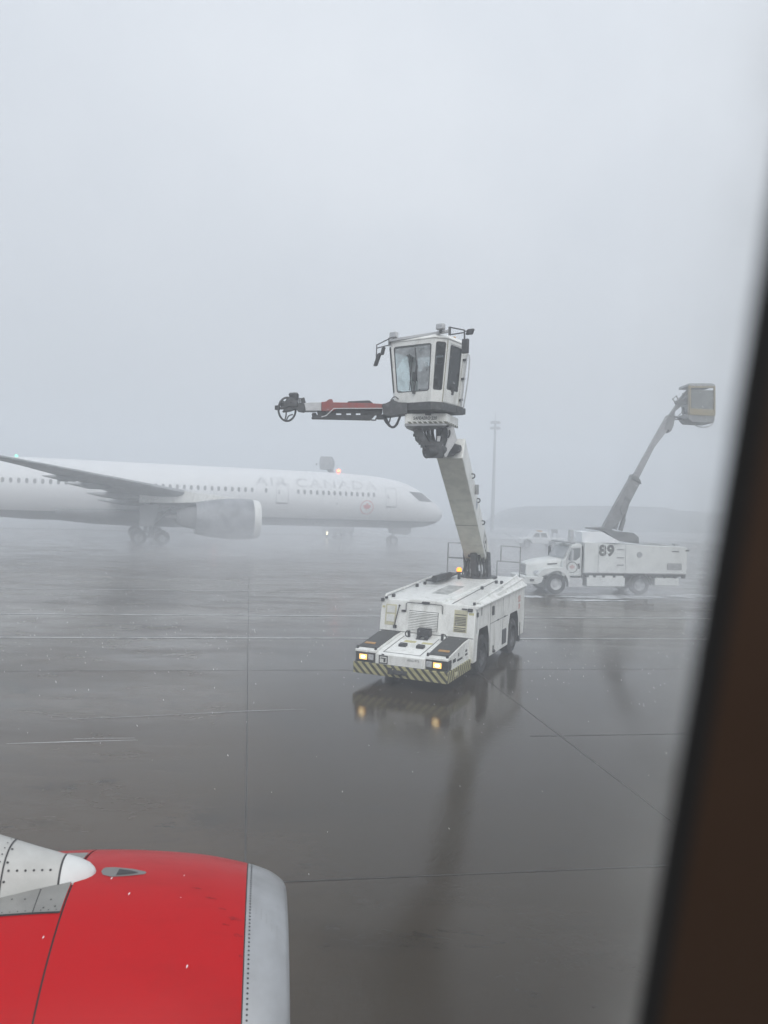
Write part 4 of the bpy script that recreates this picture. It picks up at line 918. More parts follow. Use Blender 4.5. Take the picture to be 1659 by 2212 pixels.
# turntable and boom (points placed in the boom's own plane)
TY_ = 40.0
def tl(px, py, Y=TY_): return TM.inverted() @ at(px, py, Y)
tdv = TM.inverted().to_3x3() @ Vector((0, 1, 0))
TSTEEL = mat('boom_dark_grey', (.12, .125, .13), .5, .1, col2=(.2, .205, .21), scale=3)
TBOOM = mat('boom_mid_grey', (.17, .175, .18), .5, .1, col2=(.25, .255, .26), scale=2)
obj('roof_cover', MB().prism([tl(*p, TY_ - .7) for p in ((1257, 1149), (1300, 1148.5), (1338, 1169), (1338, 1174), (1257, 1172))], tdv * 1.4), SNOW, T, 0.02)
obj('turntable', MB().prism([tl(*p, TY_ - .5) for p in ((1274, 1140.5), (1305, 1139), (1331, 1147.5), (1368.7, 1151), (1380.4, 1161), (1380.4, 1174), (1352, 1171), (1334, 1168), (1306, 1147.5), (1274, 1143))], tdv * 1.0), TSTEEL, T, 0.03)
lb = MB()
lb.prism([tl(*p, TY_ - .25) for p in ((1303, 1141), (1320, 1146), (1345, 1120), (1360, 1088), (1384, 1042), (1379, 1034), (1367, 1026), (1341, 1072))], tdv * .5)
lo2 = obj('lower_boom', lb, TBOOM, T, 0.02)
obj('boom_collar', MB().prism([tl(*p, TY_ - .3) for p in ((1368, 1024), (1378, 1029), (1384, 1038), (1386, 1046), (1376, 1040), (1364, 1033))], tdv * .6), TSTEEL, T, 0.02, parent=lo2)
obj('cylinder_bracket', MB().prism([tl(*p, TY_ - .32) for p in ((1352, 1072), (1363, 1080), (1359, 1090), (1344, 1112), (1340, 1100))], tdv * .64), TSTEEL, T, 0.02, parent=lo2)
for (a, b) in (((1357, 1088), (1340, 1146)), ((1338, 1108), (1328, 1143))):
    p, q = Vector(tl(*a)), Vector(tl(*b)); mid_ = p * .45 + q * .55
    obj('lift_cylinder', MB().cyl(p, mid_, .06, 10).cyl(mid_, q, .12, 12), TBOOM, T)
ub = MB().prism([tl(*p, TY_ - .17) for p in ((1369, 1028), (1380, 1034), (1414, 966), (1449, 921), (1456, 905), (1443, 896), (1418, 940))], tdv * .34)
ubo = obj('upper_boom', ub, mat('upper_boom_paint', (.27, .275, .285), .5, col2=(.34, .345, .355), scale=2), T, 0.02)
obj('boom_tip_bracket', MB().prism([tl(*p, TY_ - .2) for p in ((1443, 898), (1458, 903), (1455, 920), (1450, 931), (1444, 935), (1446, 928), (1436, 928))], tdv * .4), TBOOM, T, 0.01, parent=ubo)
jl = MB().prism([tl(*p, TY_ - .12) for p in ((1446, 897), (1456, 903), (1459, 888), (1474, 876), (1488, 872), (1490, 850), (1480, 860), (1466, 868))], tdv * .24)
jl.beam(tl(1459, 873), tl(1489, 839), .12, .12).tube([tl(1460, 872), tl(1453, 862), tl(1461, 855), tl(1466, 866)], .04, 6).beam(tl(1462, 870), tl(1472, 862), .3, .2)
obj('basket_link', jl, TBOOM, T, 0.01)
hb_ = MB()
for i, (k0, k1) in enumerate((((1462, 902), (1484, 908)), ((1460, 906), (1489, 904)), ((1461, 900), (1480, 906)))):
    hb_.tube([tl(1457, 898 + i * 3), tl(*k0), tl(*k1), tl(1491, 893 + i * 3)], .035, 6, 4)
hb_.tube([tl(1476, 880), tl(1480, 892), tl(1484, 908)], .05, 6, 3).tube([tl(1472, 876), tl(1473, 890), tl(1465, 898)], .02, 6, 3)
obj('boom_hose', hb_, HOSE, T)
# basket: open bucket with a glazed shield
BG = mat('basket_screen', (.13, .14, .135), .25, col2=(.2, .21, .205), scale=1.2)
bk_ = MB().prism([tl(*p, TY_ - .65) for p in ((1487, 892), (1544, 896), (1544, 908), (1540, 914), (1495, 912), (1487, 904))], tdv * 1.3)
bko = obj('basket', bk_, TBOOM, T, 0.03)
bx2 = MB().prism([tl(*p, TY_ - .62) for p in ((1493, 842), (1543, 843), (1543, 892), (1493, 890))], tdv * 1.24)
obj('basket_screen', bx2, BG, T, 0.02, parent=bko)
bf_ = MB()
for yo in (-.66, .62):
    for a, b, wd in (((1489, 833), (1489, 893), .26), ((1487, 889), (1545, 892), .34), ((1487, 836), (1545, 836), .1), ((1543, 834), (1543, 893), .12)):
        hz_ = abs(a[0] - b[0]) > 10
        bf_.beam(tl(*a, TY_ + yo), tl(*b, TY_ + yo), .08 if hz_ else wd, wd if hz_ else .08)
obj('basket_frame', bf_, TAN, T, 0.01, parent=bko)
obj('basket_roof', MB().prism([tl(*p, TY_ - .7) for p in ((1489, 827.5), (1538, 827.5), (1545, 831), (1545, 834.5), (1488, 833.5))], tdv * 1.4), GREY, T, 0.02, parent=bko)
obj('basket_hoop', MB().tube([tl(1519 + 22 * math.cos(t), 910 + 13 * math.sin(t)) for t in [math.pi * i / 12 for i in range(13)]], .03, 6), LGREY, T, 0, parent=bko)

# ------------------------------------------------------------------ the airliner (x runs from its nose to its tail, y toward us, z up)
YAW_P, PIT = 0.355, 0.009
XA = Vector((-math.cos(YAW_P), -math.sin(YAW_P), 0)); YA = Vector((math.sin(YAW_P), -math.cos(YAW_P), 0))
PX = (XA + Vector((0, 0, PIT))).normalized(); PZ = YA.cross(PX) * -1
PZ = PX.cross(YA).normalized()
PM = Matrix((PX, YA, PZ)).transposed().to_4x4(); PM.translation = Vector((6.512, 84.062, -.065 - 20 * PIT))
A = empty('airliner', (0, 0, 0), M=PM)
tag(A, 'large white twin-engine airliner fading into the blowing snow, red beacon lit on top', 'airliner')
ST = [  # distance from nose, bottom, top, half-width
    (0.0, 3.45, 3.72, .12), (.12, 3.15, 3.98, .40), (.4, 2.84, 4.36, .74), (1.0, 2.50, 4.86, 1.18), (1.8, 2.24, 5.40, 1.60), (2.6, 2.10, 5.92, 1.93), (3.5, 2.0, 6.42, 2.2),
    (4.6, 1.95, 6.88, 2.45), (6.0, 1.92, 7.22, 2.66), (8.0, 1.90, 7.50, 2.80), (10.0, 1.90, 7.63, 2.86), (12.5, 1.90, 7.70, 2.88), (20, 1.90, 7.72, 2.885), (30, 1.90, 7.72, 2.885), (42, 1.90, 7.72, 2.885),
    (47, 2.2, 7.72, 2.8), (52, 3.1, 7.68, 2.4), (57, 4.4, 7.5, 1.6), (61, 5.6, 7.2, .7), (62.3, 6.1, 6.8, .2)]
def hull(l):
    for i in range(len(ST) - 1):
        if ST[i][0] <= l <= ST[i + 1][0]:
            k = (l - ST[i][0]) / (ST[i + 1][0] - ST[i][0]); return [ST[i][j] * (1 - k) + ST[i + 1][j] * k for j in (1, 2, 3)]
    return ST[-1][1:]
def skin(l, z, off=0.0):
    zb, zt, hw = hull(l); zc = (zb + zt) / 2; hh = (zt - zb) / 2
    t = max(-1, min(1, (z - zc) / hh)); c = math.sqrt(max(0, 1 - t * t))
    n = Vector((0, c / hw, t / hh)).normalized()
    return Vector((l, hw * c, z)) + n * off
fus = MB(); rings = []
for l, zb, zt, hw in ST:
    zc, hh = (zb + zt) / 2, (zt - zb) / 2
    rings.append([(l, hw * math.cos(t), zc + hh * math.sin(t)) for t in [2 * math.pi * i / 56 for i in range(56)]])
fus.loft(rings)
FUSW = bpy.data.materials.new('fuselage_paint'); FUSW.use_nodes = True; n = FUSW.node_tree; K = n.links.new; b = n.nodes['Principled BSDF']
tc = n.nodes.new('ShaderNodeTexCoord'); sp = n.nodes.new('ShaderNodeSeparateXYZ'); K(tc.outputs['Object'], sp.inputs[0])
gt_ = n.nodes.new('ShaderNodeMath'); gt_.operation = 'GREATER_THAN'; gt_.inputs[1].default_value = 2.78; K(sp.outputs['Z'], gt_.inputs[0])
nz = n.nodes.new('ShaderNodeTexNoise'); nz.inputs['Scale'].default_value = .6; nz.inputs['Detail'].default_value = 6; K(tc.outputs['Object'], nz.inputs['Vector'])
m1 = n.nodes.new('ShaderNodeMix'); m1.data_type = 'RGBA'; m1.inputs[6].default_value = (.78, .79, .80, 1); m1.inputs[7].default_value = (.70, .715, .73, 1); K(nz.outputs['Fac'], m1.inputs[0])
m2 = n.nodes.new('ShaderNodeMix'); m2.data_type = 'RGBA'; m2.inputs[6].default_value = (.17, .175, .18, 1); K(gt_.outputs[0], m2.inputs[0]); K(m1.outputs[2], m2.inputs[7])
K(m2.outputs[2], b.inputs['Base Color']); b.inputs['Roughness'].default_value = .4
fo_ = obj('fuselage', fus, FUSW, A, smooth=60)
AGREY = mat('wing_grey', (.22, .23, .24), .45, col2=(.32, .33, .34), scale=.8)
ADARK = mat('airliner_dark_grey', (.14, .145, .15), .5, col2=(.2, .2, .21), scale=1)
AWIN = mat('cabin_window', (.17, .18, .19), .25, col2=(.30, .31, .32), scale=3)
ALINE = mat('door_outline', (.42, .44, .45), .5); ALET = mat('airline_lettering', (.46, .475, .485), .5, col2=(.66, .67, .68), scale=.9, lo=.4, hi=.6)
fair = MB(); fr_ = []
for l, zb, hw in ((22.5, 1.95, 2.3), (24, 1.6, 2.8), (27, 1.48, 3.05), (33, 1.48, 3.08), (37, 1.62, 2.95), (40, 1.9, 2.5)):
    fr_.append([(l, hw * math.cos(t), 2.9 + (2.9 - zb) * math.sin(t) * (1 if math.sin(t) < 0 else .25)) for t in [2 * math.pi * i / 32 for i in range(32)]])
obj('belly_fairing', MB().loft(fr_), ADARK, A, smooth=60, parent=fo_)
def win(l, z=5.47, w_=.14, h_=.235):
    return MB().add([skin(l + w_ * math.copysign(abs(math.cos(t)) ** .7, math.cos(t)), z + h_ * math.copysign(abs(math.sin(t)) ** .7, math.sin(t)), .012) for t in [2 * math.pi * i / 14 for i in range(14)]], [list(range(14))])
wl_list = [9.2 + i * .62 for i in range(9)] + [14.75 + i * .66 for i in range(5)] + [20.7] + [22.1 + i * .655 for i in range(39)]
for l in wl_list: obj('window', win(l), AWIN, A, 0)
def patch(l0, l1, z0, z1, off, nl=2, nz_=5):
    vs = [skin(l0 + (l1 - l0) * i / nl, z0 + (z1 - z0) * j / nz_, off) for i in range(nl + 1) for j in range(nz_ + 1)]
    return vs, [(i * (nz_ + 1) + j, (i + 1) * (nz_ + 1) + j, (i + 1) * (nz_ + 1) + j + 1, i * (nz_ + 1) + j + 1) for i in range(nl) for j in range(nz_)]
def door(l, w_, z0, z1):
    d = MB(); d.add(*patch(l, l + w_, z0, z1, .012)); o = obj('door', d, FUSW, A, 0)
    e = MB()
    for a, b_, c_, d_ in ((l - .04, l + .01, z0, z1), (l + w_ - .01, l + w_ + .04, z0, z1), (l, l + w_, z1 - .03, z1 + .03)): e.add(*patch(a, b_, c_, d_, .02))
    obj('outline', e, ALINE, A, 0, parent=o)
    obj('sill', MB().add(*patch(l, l + w_, z0 - .06, z0 + .07, .04)), AGREY, A, 0, parent=o)
    obj('door_window', win(l + w_ * .78, 5.35, .10, .2), AWIN, A, 0, parent=o)
door(6.6, 1.2, 4.25, 6.25); door(18.45, 1.2, 4.25, 6.2)
# cockpit glazing, drawn on the nose surface
def quad_on(pts, off, n1=8, n2=5):
    vs = []
    for i in range(n1 + 1):
        for j in range(n2 + 1):
            u, v = i / n1, j / n2
            l = (pts[0][0] * (1 - u) + pts[1][0] * u) * (1 - v) + (pts[3][0] * (1 - u) + pts[2][0] * u) * v
            z = (pts[0][1] * (1 - u) + pts[1][1] * u) * (1 - v) + (pts[3][1] * (1 - u) + pts[2][1] * u) * v
            vs.append(skin(l, min(z, hull(l)[1] - .02), off))
    return vs, [(i * (n2 + 1) + j, (i + 1) * (n2 + 1) + j, (i + 1) * (n2 + 1) + j + 1, i * (n2 + 1) + j + 1) for i in range(n1) for j in range(n2)]
obj('cockpit_window', MB().add(*quad_on(((3.7, 4.98), (1.62, 4.92), (3.05, 5.92), (4.95, 5.98)), .015)), ADARK, A, 40)
# writing and emblem
cut_l = lettering('AIR CANADA', 1.32, lambda x, y: skin(21.75 - x * 1.43, 5.98 + y * .93, .016), cut=.14, spacing=1.18, offset=.012)
obj('airline_name', cut_l, ALET, A, 0, parent=fo_)
REDF = mat('emblem_red', (.55, .12, .12), .5, col2=(.6, .3, .3), scale=2)
ec = (9.95, 4.12); er = MB()
for i in range(36):
    t0, t1 = 2 * math.pi * i / 36, 2 * math.pi * (i + 1) / 36
    er.add([skin(ec[0] + r_ * math.cos(t), ec[1] + r_ * math.sin(t), .016) for t, r_ in ((t0, .74), (t1, .74), (t1, .67), (t0, .67))], [(0, 1, 2, 3)])
obj('emblem_ring', er, REDF, A, 0, parent=fo_)
obj('emblem_leaf', MB().add([skin(ec[0] - x * .56, ec[1] + .0 + y * .52, .018) for x, y in LEAF], [list(range(len(LEAF)))]), REDF, A, 0, parent=fo_)
dt_ = MB()
for l, z in ((3.05, 4.2), (13.2, 4.35), (14.9, 3.55)): dt_.add(*patch(l, l + .12, z, z + .12, .015, 1, 1))
obj('probe_port', dt_, ADARK, A, 0, parent=fo_)
# wings
WS = [(2.2, 24.3, 35.4, 4.15, 1.2), (5.5, 26.4, 35.0, 4.5, 1.0), (10, 29.1, 35.35, 4.86, .8), (16, 33.6, 37.6, 5.52, .5), (20, 36.4, 39.2, 5.88, .4), (23.5, 38.8, 40.7, 6.2, .3), (27.2, 41.2, 42.4, 6.5, .2), (28.8, 42.8, 43.4, 6.66, .12), (30.2, 44.8, 45.0, 6.85, .04)]
AIRF = [(0, 0), (.03, .30), (.12, .46), (.3, .52), (.55, .42), (.8, .2), (1, .02), (1, -.02), (.8, -.10), (.55, -.28), (.3, -.44), (.12, -.42), (.03, -.26)]
def wing(s, name):
    wb = MB(); R = []
    for y, le, te, z, th in WS:
        c = te - le
        R.append([(le + u * c, s * y, z - u * .03 * c + v * th) for u, v in AIRF])
    wb.loft(R); return obj(name, wb, AGREY, A, smooth=50)
for s in (1, -1):
    wo_ = wing(s, 'wing')
    for y, l0, l1, z in ((6.3, 32.3, 36.4, 3.75), (10.8, 33.0, 37.2, 4.3), (15.4, 35.2, 38.6, 5.05), (19.2, 37.2, 39.9, 5.5)):
        obj('flap_fairing', MB().rev([(0, .03), (.5, .2), (1.6, .3), (l1 - l0 - 1.2, .22), (l1 - l0, .03)], (l0, s * y, z), (1, 0, .06), 14), AGREY, A, parent=wo_, smooth=60)
    if s == 1: obj('nav_light', MB().ball((40.7, 27.0, 6.62), .08, 8), GREENGLOW, A, 0, parent=wo_)
    # engine
    ez = 2.72; EC = Vector((0, s * 9.9, ez))
    nm = MB().rev([(22.95, 1.36), (22.75, 1.5), (22.72, 1.60), (22.85, 1.68), (23.3, 1.77), (24.2, 1.83), (25.5, 1.82), (27.0, 1.66), (28.3, 1.42), (28.3, 1.3), (25, 1.4), (22.95, 1.36)], EC, (1, 0, 0), 48, False)
    NAC = mat('nacelle_grey', (.17, .18, .195), .45, col2=(.30, .31, .33), scale=1) if s == 1 else NAC
    no_ = obj('engine', nm, NAC, A, smooth=50)
    obj('inlet_lip', MB().rev([(23.02, 1.35), (22.73, 1.5), (22.70, 1.605), (22.84, 1.695), (23.35, 1.79), (23.35, 1.77)], EC, (1, 0, 0), 48, False), WHITE, A, smooth=50, parent=no_)
    obj('fan', MB().rev([(23.6, .02), (23.7, .3), (23.9, .5), (23.95, 1.38)], EC, (1, 0, 0), 32), ADARK, A, parent=no_)
    obj('core_nozzle', MB().rev([(27.5, 1.15), (29.2, .85), (29.9, .6), (29.9, .3), (30.8, .05)], EC, (1, 0, 0), 28), ADARK, A, parent=no_)
    py = MB().loft([[(24.2, s * 9.9 - .05, 4.45), (24.2, s * 9.9 + .05, 4.45), (24.2, s * 9.9 + .05, 4.5), (24.2, s * 9.9 - .05, 4.5)]] + [[(l, s * 9.9 - w_, zb), (l, s * 9.9 + w_, zb), (l, s * 9.9 + w_, zt), (l, s * 9.9 - w_, zt)] for l, w_, zb, zt in ((26, .28, 4.2, 4.72), (29.5, .32, 4.0, 5.05), (33, .2, 3.9, 4.8))])
    obj('pylon', py, WHITE if s == 1 else AGREY, A, 0.03)
    # main gear
    gx = 31.75; gb = MB()
    gb.cyl((gx - .1, s * 4.3, 3.9), (gx, s * 4.9, .75), .2, 14).beam((gx - 1.0, s * 4.9, .72), (gx + 1.0, s * 4.9, .72), .22, .26).cyl((gx - 1.0, s * 4.2, .68), (gx - 1.0, s * 5.6, .68), .1).cyl((gx + 1.0, s * 4.2, .68), (gx + 1.0, s * 5.6, .68), .1).cyl((gx - .2, s * 4.7, 1.9), (gx - 1.8, s * 3.4, 3.3), .1)
    go_ = obj('main_gear', gb, ADARK, A)
    obj('gear_door', MB().prism([(gx - .75, s * 5.12, 3.7), (gx + .95, s * 5.12, 3.7), (gx + 1.0, s * 5.25, 1.75), (gx - .2, s * 5.25, 1.72)], (0, s * .06, 0)), LGREY, A, parent=go_)
    for dx in (-1.02, 1.02):
        for dy in (-.62, .62):
            wheel(A, (gx + dx, s * 4.9 + dy, .68), (0, s * math.copysign(1, dy), 0), .68, .44, bolts=False)
gn_ = MB().cyl((5.75, 0, 2.2), (5.9, 0, .6), .13, 12).cyl((5.8, 0, 1.5), (6.9, 0, 2.1), .06).cyl((5.9, -.45, .56), (5.9, .45, .56), .07).box(5.6, 5.8, -.2, .2, 1.2, 1.5)
ng = obj('nose_gear', gn_, ADARK, A)
obj('gear_door', MB().prism([(3.9, .55, 2.05), (6.15, .55, 2.0), (6.1, .62, 1.35), (4.6, .62, 1.2), (4.0, .6, 1.45)], (0, .05, 0)), ADARK, A, parent=ng)
obj('gear_door', MB().prism([(3.9, -.55, 2.05), (6.15, -.55, 2.0), (6.1, -.62, 1.35), (4.6, -.62, 1.2), (4.0, -.6, 1.45)], (0, -.05, 0)), ADARK, A, parent=ng)
for s in (-1, 1): wheel(A, (5.9, s * .36, .53), (0, s, 0), .53, .34, bolts=False)
obj('tail_fin', MB().loft([[(49.5, -.3, 7.2), (60.5, -.3, 6.9), (60.5, .3, 6.9), (49.5, .3, 7.2)], [(57.6, -.1, 16.6), (61.8, -.1, 16.6), (61.8, .1, 16.6), (57.6, .1, 16.6)]]), WHITE, A, 0.04)
for s in (-1, 1): obj('tailplane', MB().loft([[(55, s * .8, 6.2), (61, s * .8, 6.1), (61, s * .8, 6.4), (55, s * .8, 6.6)], [(60.5, s * 9.6, 7.0), (62.8, s * 9.6, 7.0), (62.8, s * 9.6, 7.1), (60.5, s * 9.6, 7.1)]]), AGREY, A, 0.03)
be = obj('beacon', MB().rev([(0, .16), (.08, .15), (.10, .1)], (12.36, 0, 7.68), (0, 0, 1), 14), ADARK, A)
obj('red_dome', MB().ball((12.36, 0, 7.92), .21, 12), REDGLOW, A, parent=be)
be2 = obj('beacon', MB().rev([(0, .16), (.08, .15)], (25.3, 0, 1.56), (0, 0, -1), 14), ADARK, A)
obj('red_dome', MB().ball((25.3, 0, 1.4), .085, 10), REDDIM, A, parent=be2)

# ------------------------------------------------------------------ the deicing truck working on the far side of the airliner
F = empty('deicing_truck', (-6.1, 94, 0), rad(78))
tag(F, 'dim deicing truck almost lost in haze, its boxy cab just above the airliner roof', 'deicing truck', 'deicing trucks on the apron')
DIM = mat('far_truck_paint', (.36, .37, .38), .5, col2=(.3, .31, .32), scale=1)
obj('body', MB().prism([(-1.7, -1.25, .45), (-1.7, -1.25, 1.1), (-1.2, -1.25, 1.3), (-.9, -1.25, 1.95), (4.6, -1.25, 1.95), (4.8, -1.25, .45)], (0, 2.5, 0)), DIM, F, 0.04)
for x in (-.3, 3.6):
    for s in (-1, 1): wheel(F, (x, s * 1.1, .5), (0, s, 0), .5, .34, bolts=False)
obj('headlight', MB().box(-1.76, -1.70, -.95, -.70, .5, .7), LAMPGLASS, F, 0.02); obj('headlight', MB().box(-1.80, -1.70, .50, .68, .30, .66), WHITEGLOW, F, 0.02)
obj('boom', MB().beam((2.6, -.3, 1.9), (-.6, .1, 7.6), .7, .7).beam((-.6, .1, 7.5), (-1.3, .7, 8.6), .5, .5), DIM, F, 0.03)
fc = MB().loft([[(-2.25, 0.2, 8.42), (-.95, 0.2, 8.42), (-.95, 1.6, 8.42), (-2.25, 1.6, 8.42)], [(-2.15, 0.1, 9.0), (-.75, 0.1, 9.0), (-.75, 1.7, 9.0), (-2.15, 1.7, 9.0)], [(-2.1, 0.1, 9.75), (-.9, 0.1, 9.55), (-.9, 1.7, 9.55), (-2.1, 1.7, 9.75)], [(-1.95, 0.2, 10.05), (-1.35, 0.2, 9.95), (-1.35, 1.6, 9.95), (-1.95, 1.6, 10.05)]])
fco = obj('operator_cab', fc, mat('far_cab', (.22, .23, .235), .4, col2=(.3, .31, .32), scale=2), F, 0.04)
obj('mirror', MB().box(-2.4, -2.3, 1.95, 2.1, 8.9, 9.15).beam((-2.0, 1.6, 9.1), (-2.35, 2.0, 9.05), .06, .06), DIM, F, 0.02)

# ------------------------------------------------------------------ pickup by the snow field
P = empty('pickup_truck', (0, 0, 0), M=Matrix.Translation((14.7, 81.6, 0)) @ Matrix.Rotation(rad(5), 4, 'Z'))
tag(P, 'white crew pickup with a roof beacon bar, small and hazy beyond the front deicing truck', 'pickup truck')
PW = mat('pickup_paint', (.66, .68, .69), .4, col2=(.56, .58, .6), scale=1)
pb = MB().prism([(0, -.95, .5), (.0, -.95, .85), (.15, -.95, 1.02), (1.35, -.95, 1.14), (5.3, -.95, 1.14), (5.4, -.95, .6)] [::1] + [(4.45, -.95, .5), (4.3, -.95, .82), (3.85, -.95, .95), (3.4, -.95, .82), (3.25, -.95, .48), (1.5, -.95, .48), (1.35, -.95, .82), (.95, -.95, .95), (.55, -.95, .82), (.4, -.95, .5)], (0, 1.9, 0))
pbo = obj('body', pb, PW, P, 0.05)
pc = MB().loft([[(1.25, -.9, 1.12), (3.5, -.9, 1.12), (3.5, .9, 1.12), (1.25, .9, 1.12)], [(1.85, -.72, 1.78), (3.3, -.72, 1.78), (3.3, .72, 1.78), (1.85, .72, 1.78)]])
pco = obj('cab', pc, PW, P, 0.05)
PG = mat('pickup_glass', (.05, .055, .06), .2)
def pwin(x0, x1, xt0, xt1): return MB().prism([(x0, -.885, 1.2), (x1, -.885, 1.2), (xt1, -.765, 1.66), (xt0, -.765, 1.66)], (0, -.012, 0))
obj('side_window', pwin(1.55, 2.32, 1.92, 2.32), PG, P, 0, parent=pco); obj('side_window', pwin(2.45, 3.15, 2.45, 3.08), PG, P, 0, parent=pco)
obj('windscreen', MB().add([(1.33, -.78, 1.2), (1.33, .78, 1.2), (1.76, .66, 1.68), (1.76, -.66, 1.68)], [(0, 1, 2, 3)]), PG, P, 0, parent=pco)
obj('rack', MB().tube([(3.75, -.7, 1.1), (3.75, -.7, 2.1), (3.75, .7, 2.1), (3.75, .7, 1.1)], .04).tube([(4.3, -.7, 1.1), (4.3, -.7, 1.95), (4.3, .7, 1.95), (4.3, .7, 1.1)], .04).beam((3.7, -.6, 1.9), (4.4, -.6, 1.9), .08, .4), GREY, P)
obj('beacon_bar', MB().box(2.4, 2.7, -.6, .6, 1.78, 1.92), ORANGE, P, 0.03)
obj('headlight', MB().box(.02, .2, -.96, -.6, .85, 1.0), LAMPGLASS, P, 0.02)
for x in (.95, 3.85):
    for s in (-1, 1): wheel(P, (x, s * .86, .38), (0, s, 0), .38, .24, bolts=False)

# ------------------------------------------------------------------ floodlight mast
Mx = empty('floodlight_mast', (18.19, 124, 0))
tag(Mx, 'tall thin mast with two round lamp rings near its top, behind the boom', 'floodlight mast')
MG = mat('mast_grey', (.30, .31, .32), .5, col2=(.36, .365, .37), scale=1)
obj('pole', MB().rev([(0, .34), (9, .26), (18.2, .16)], (0, 0, 0), (0, 0, 1), 14), MG, Mx)
for z, r_ in ((19.0 - .55, .78), (17.5, .80)):
    rg_ = MB().rev([(0, r_), (.1, r_ + .02), (.1, .15), (0, .15), (0, r_)], (0, 0, z), (0, 0, 1), 20, False)
    ro_ = obj('lamp_ring', rg_, MG, Mx)
    for i in range(8):
        t = i * math.pi / 4
        obj('floodlight', MB().obox((r_ * .9 * math.cos(t), r_ * .9 * math.sin(t), z - .14), (.16 * math.cos(t), .16 * math.sin(t), 0), (-.16 * math.sin(t), .16 * math.cos(t), 0), (0, 0, .12)), MG, Mx, 0, parent=ro_)
obj('lightning_rod', MB().cyl((0, 0, 18.2), (0, 0, 20.2), .04, 8), MG, Mx)

# ------------------------------------------------------------------ our own engine below the window
EY = 0.16; EP = Vector((-.454, 3.903, 1.557)); EA = Vector((math.cos(EY), math.sin(EY), 0)); EB = Vector((-math.sin(EY), math.cos(EY), 0)); ER = 1.119
EMAT = Matrix((-EA, EB, Vector((0, 0, 1)))).transposed().to_4x4()
EMAT = Matrix((-EA, -EB, Vector((0, 0, 1)))).transposed().to_4x4(); EMAT.translation = EP     # x aft, y toward us
EN = empty('aircraft_engine', (0, 0, 0), M=EMAT)
tag(EN, 'red jet engine cowling with bare metal inlet lip, below the cabin window', 'jet engine')
PR = [(0, .79), (.03, .825), (.1, .865), (.25, .91), (.5, .957), (.9, .993), (1.3, 1.0), (2.2, .97), (3.2, .86)]
def pr(s):
    for i in range(len(PR) - 1):
        if s <= PR[i + 1][0]:
            k = (s - PR[i][0]) / (PR[i + 1][0] - PR[i][0]); k = max(0, k)
            if i: # smooth
                m0 = (PR[i + 1][1] - PR[i - 1][1]) / (PR[i + 1][0] - PR[i - 1][0])
            else: m0 = 2.2
            j = min(i + 2, len(PR) - 1); m1 = (PR[j][1] - PR[i][1]) / (PR[j][0] - PR[i][0]); h_ = PR[i + 1][0] - PR[i][0]
            return ER * ((2 * k**3 - 3 * k * k + 1) * PR[i][1] + (k**3 - 2 * k * k + k) * h_ * m0 + (-2 * k**3 + 3 * k * k) * PR[i + 1][1] + (k**3 - k * k) * h_ * m1)
    return ER * PR[-1][1]
def ep(s, th, off=0.0):      # th from the top, positive toward us
    r = pr(s) + off; return Vector((s, r * math.sin(th), r * math.cos(th)))
RED = mat('red_cowl_paint', (.43, .004, .007), .34, col2=(.33, .004, .006), scale=2.2, rough2=.45, lo=.5, hi=.85, spec=.15, stretch=(.6, 1.6, 1))
LIP = mat('bare_metal_lip', (.40, .41, .42), .34, .55, col2=(.34, .345, .35), scale=2.5, rough2=.45)
PYL = mat('pylon_paint', (.50, .50, .48), .42, col2=(.42, .42, .40), scale=3, rough2=.5)
TIP = mat('fairing_tip_paint', (.66, .67, .66), .35, col2=(.60, .61, .6), scale=4)
PLATE = mat('grey_skirt_plate', (.25, .25, .235), .5, col2=(.20, .20, .19), scale=4)
HOLE = mat('fastener_dark', (.035, .035, .037), .6)
def rings_e(s0, s1, n_, off=0.0, N=96):
    return [[ep(s0 + (s1 - s0) * i / n_, 2 * math.pi * k / N, off) for k in range(N)] for i in range(n_ + 1)]
SL, SF = .216, 1.063
lipm = MB(); R_in = [[(.0 + x, (pr(0) - y) * math.sin(2 * math.pi * k / 96), (pr(0) - y) * math.cos(2 * math.pi * k / 96)) for k in range(96)] for x, y in ((.9, .10), (.5, .11), (.2, .09), (.06, .05), (.012, .02))]
lipm.loft(R_in + rings_e(.0, .03, 3) + rings_e(.045, SL - .003, 10), False)
lipo = obj('inlet_lip', lipm, LIP, EN, smooth=50)
ico = obj('inlet_cowl', MB().loft(rings_e(SL + .003, SF - .004, 20), False), RED, EN, smooth=50)
fco_ = obj('fan_cowl', MB().loft(rings_e(SF + .004, 3.2, 24), False), RED, EN, smooth=50)
obj('cowl_gap', MB().loft(rings_e(SL - .01, SL + .01, 2, -.006) , False).loft(rings_e(SF - .012, SF + .012, 2, -.008), False), HOLE, EN)
obj('fan', MB().rev([(.35, .02), (.5, .12), (.75, .22), (.85, .75)], (0, 0, 0), (1, 0, 0), 32), STEEL, EN)
rv = MB()
for k in range(190):
    th = -.6 + k * .021
    rv.add([ep(SL - .022 + .0052 * math.cos(t), th + .0052 / ER * math.sin(t), .0012) for t in [i * math.pi / 4 for i in range(8)]], [list(range(8))])
obj('rivet_row', rv, HOLE, EN, 0, parent=lipo)
rv2 = MB(); rnd = random.Random(9)
for row in range(6):
    for k in range(5):
        if rnd.random() < .75:
            s_, th = .19 - row * .026, .12 + row * .028 + k * .016
            rv2.add([ep(s_ + .0022 * math.cos(t), th + .003 * math.sin(t), .0012) for t in [i * math.pi / 3 for i in range(6)]], [list(range(6))])
obj('stencil_marks', rv2, PLATE, EN, 0, parent=lipo)
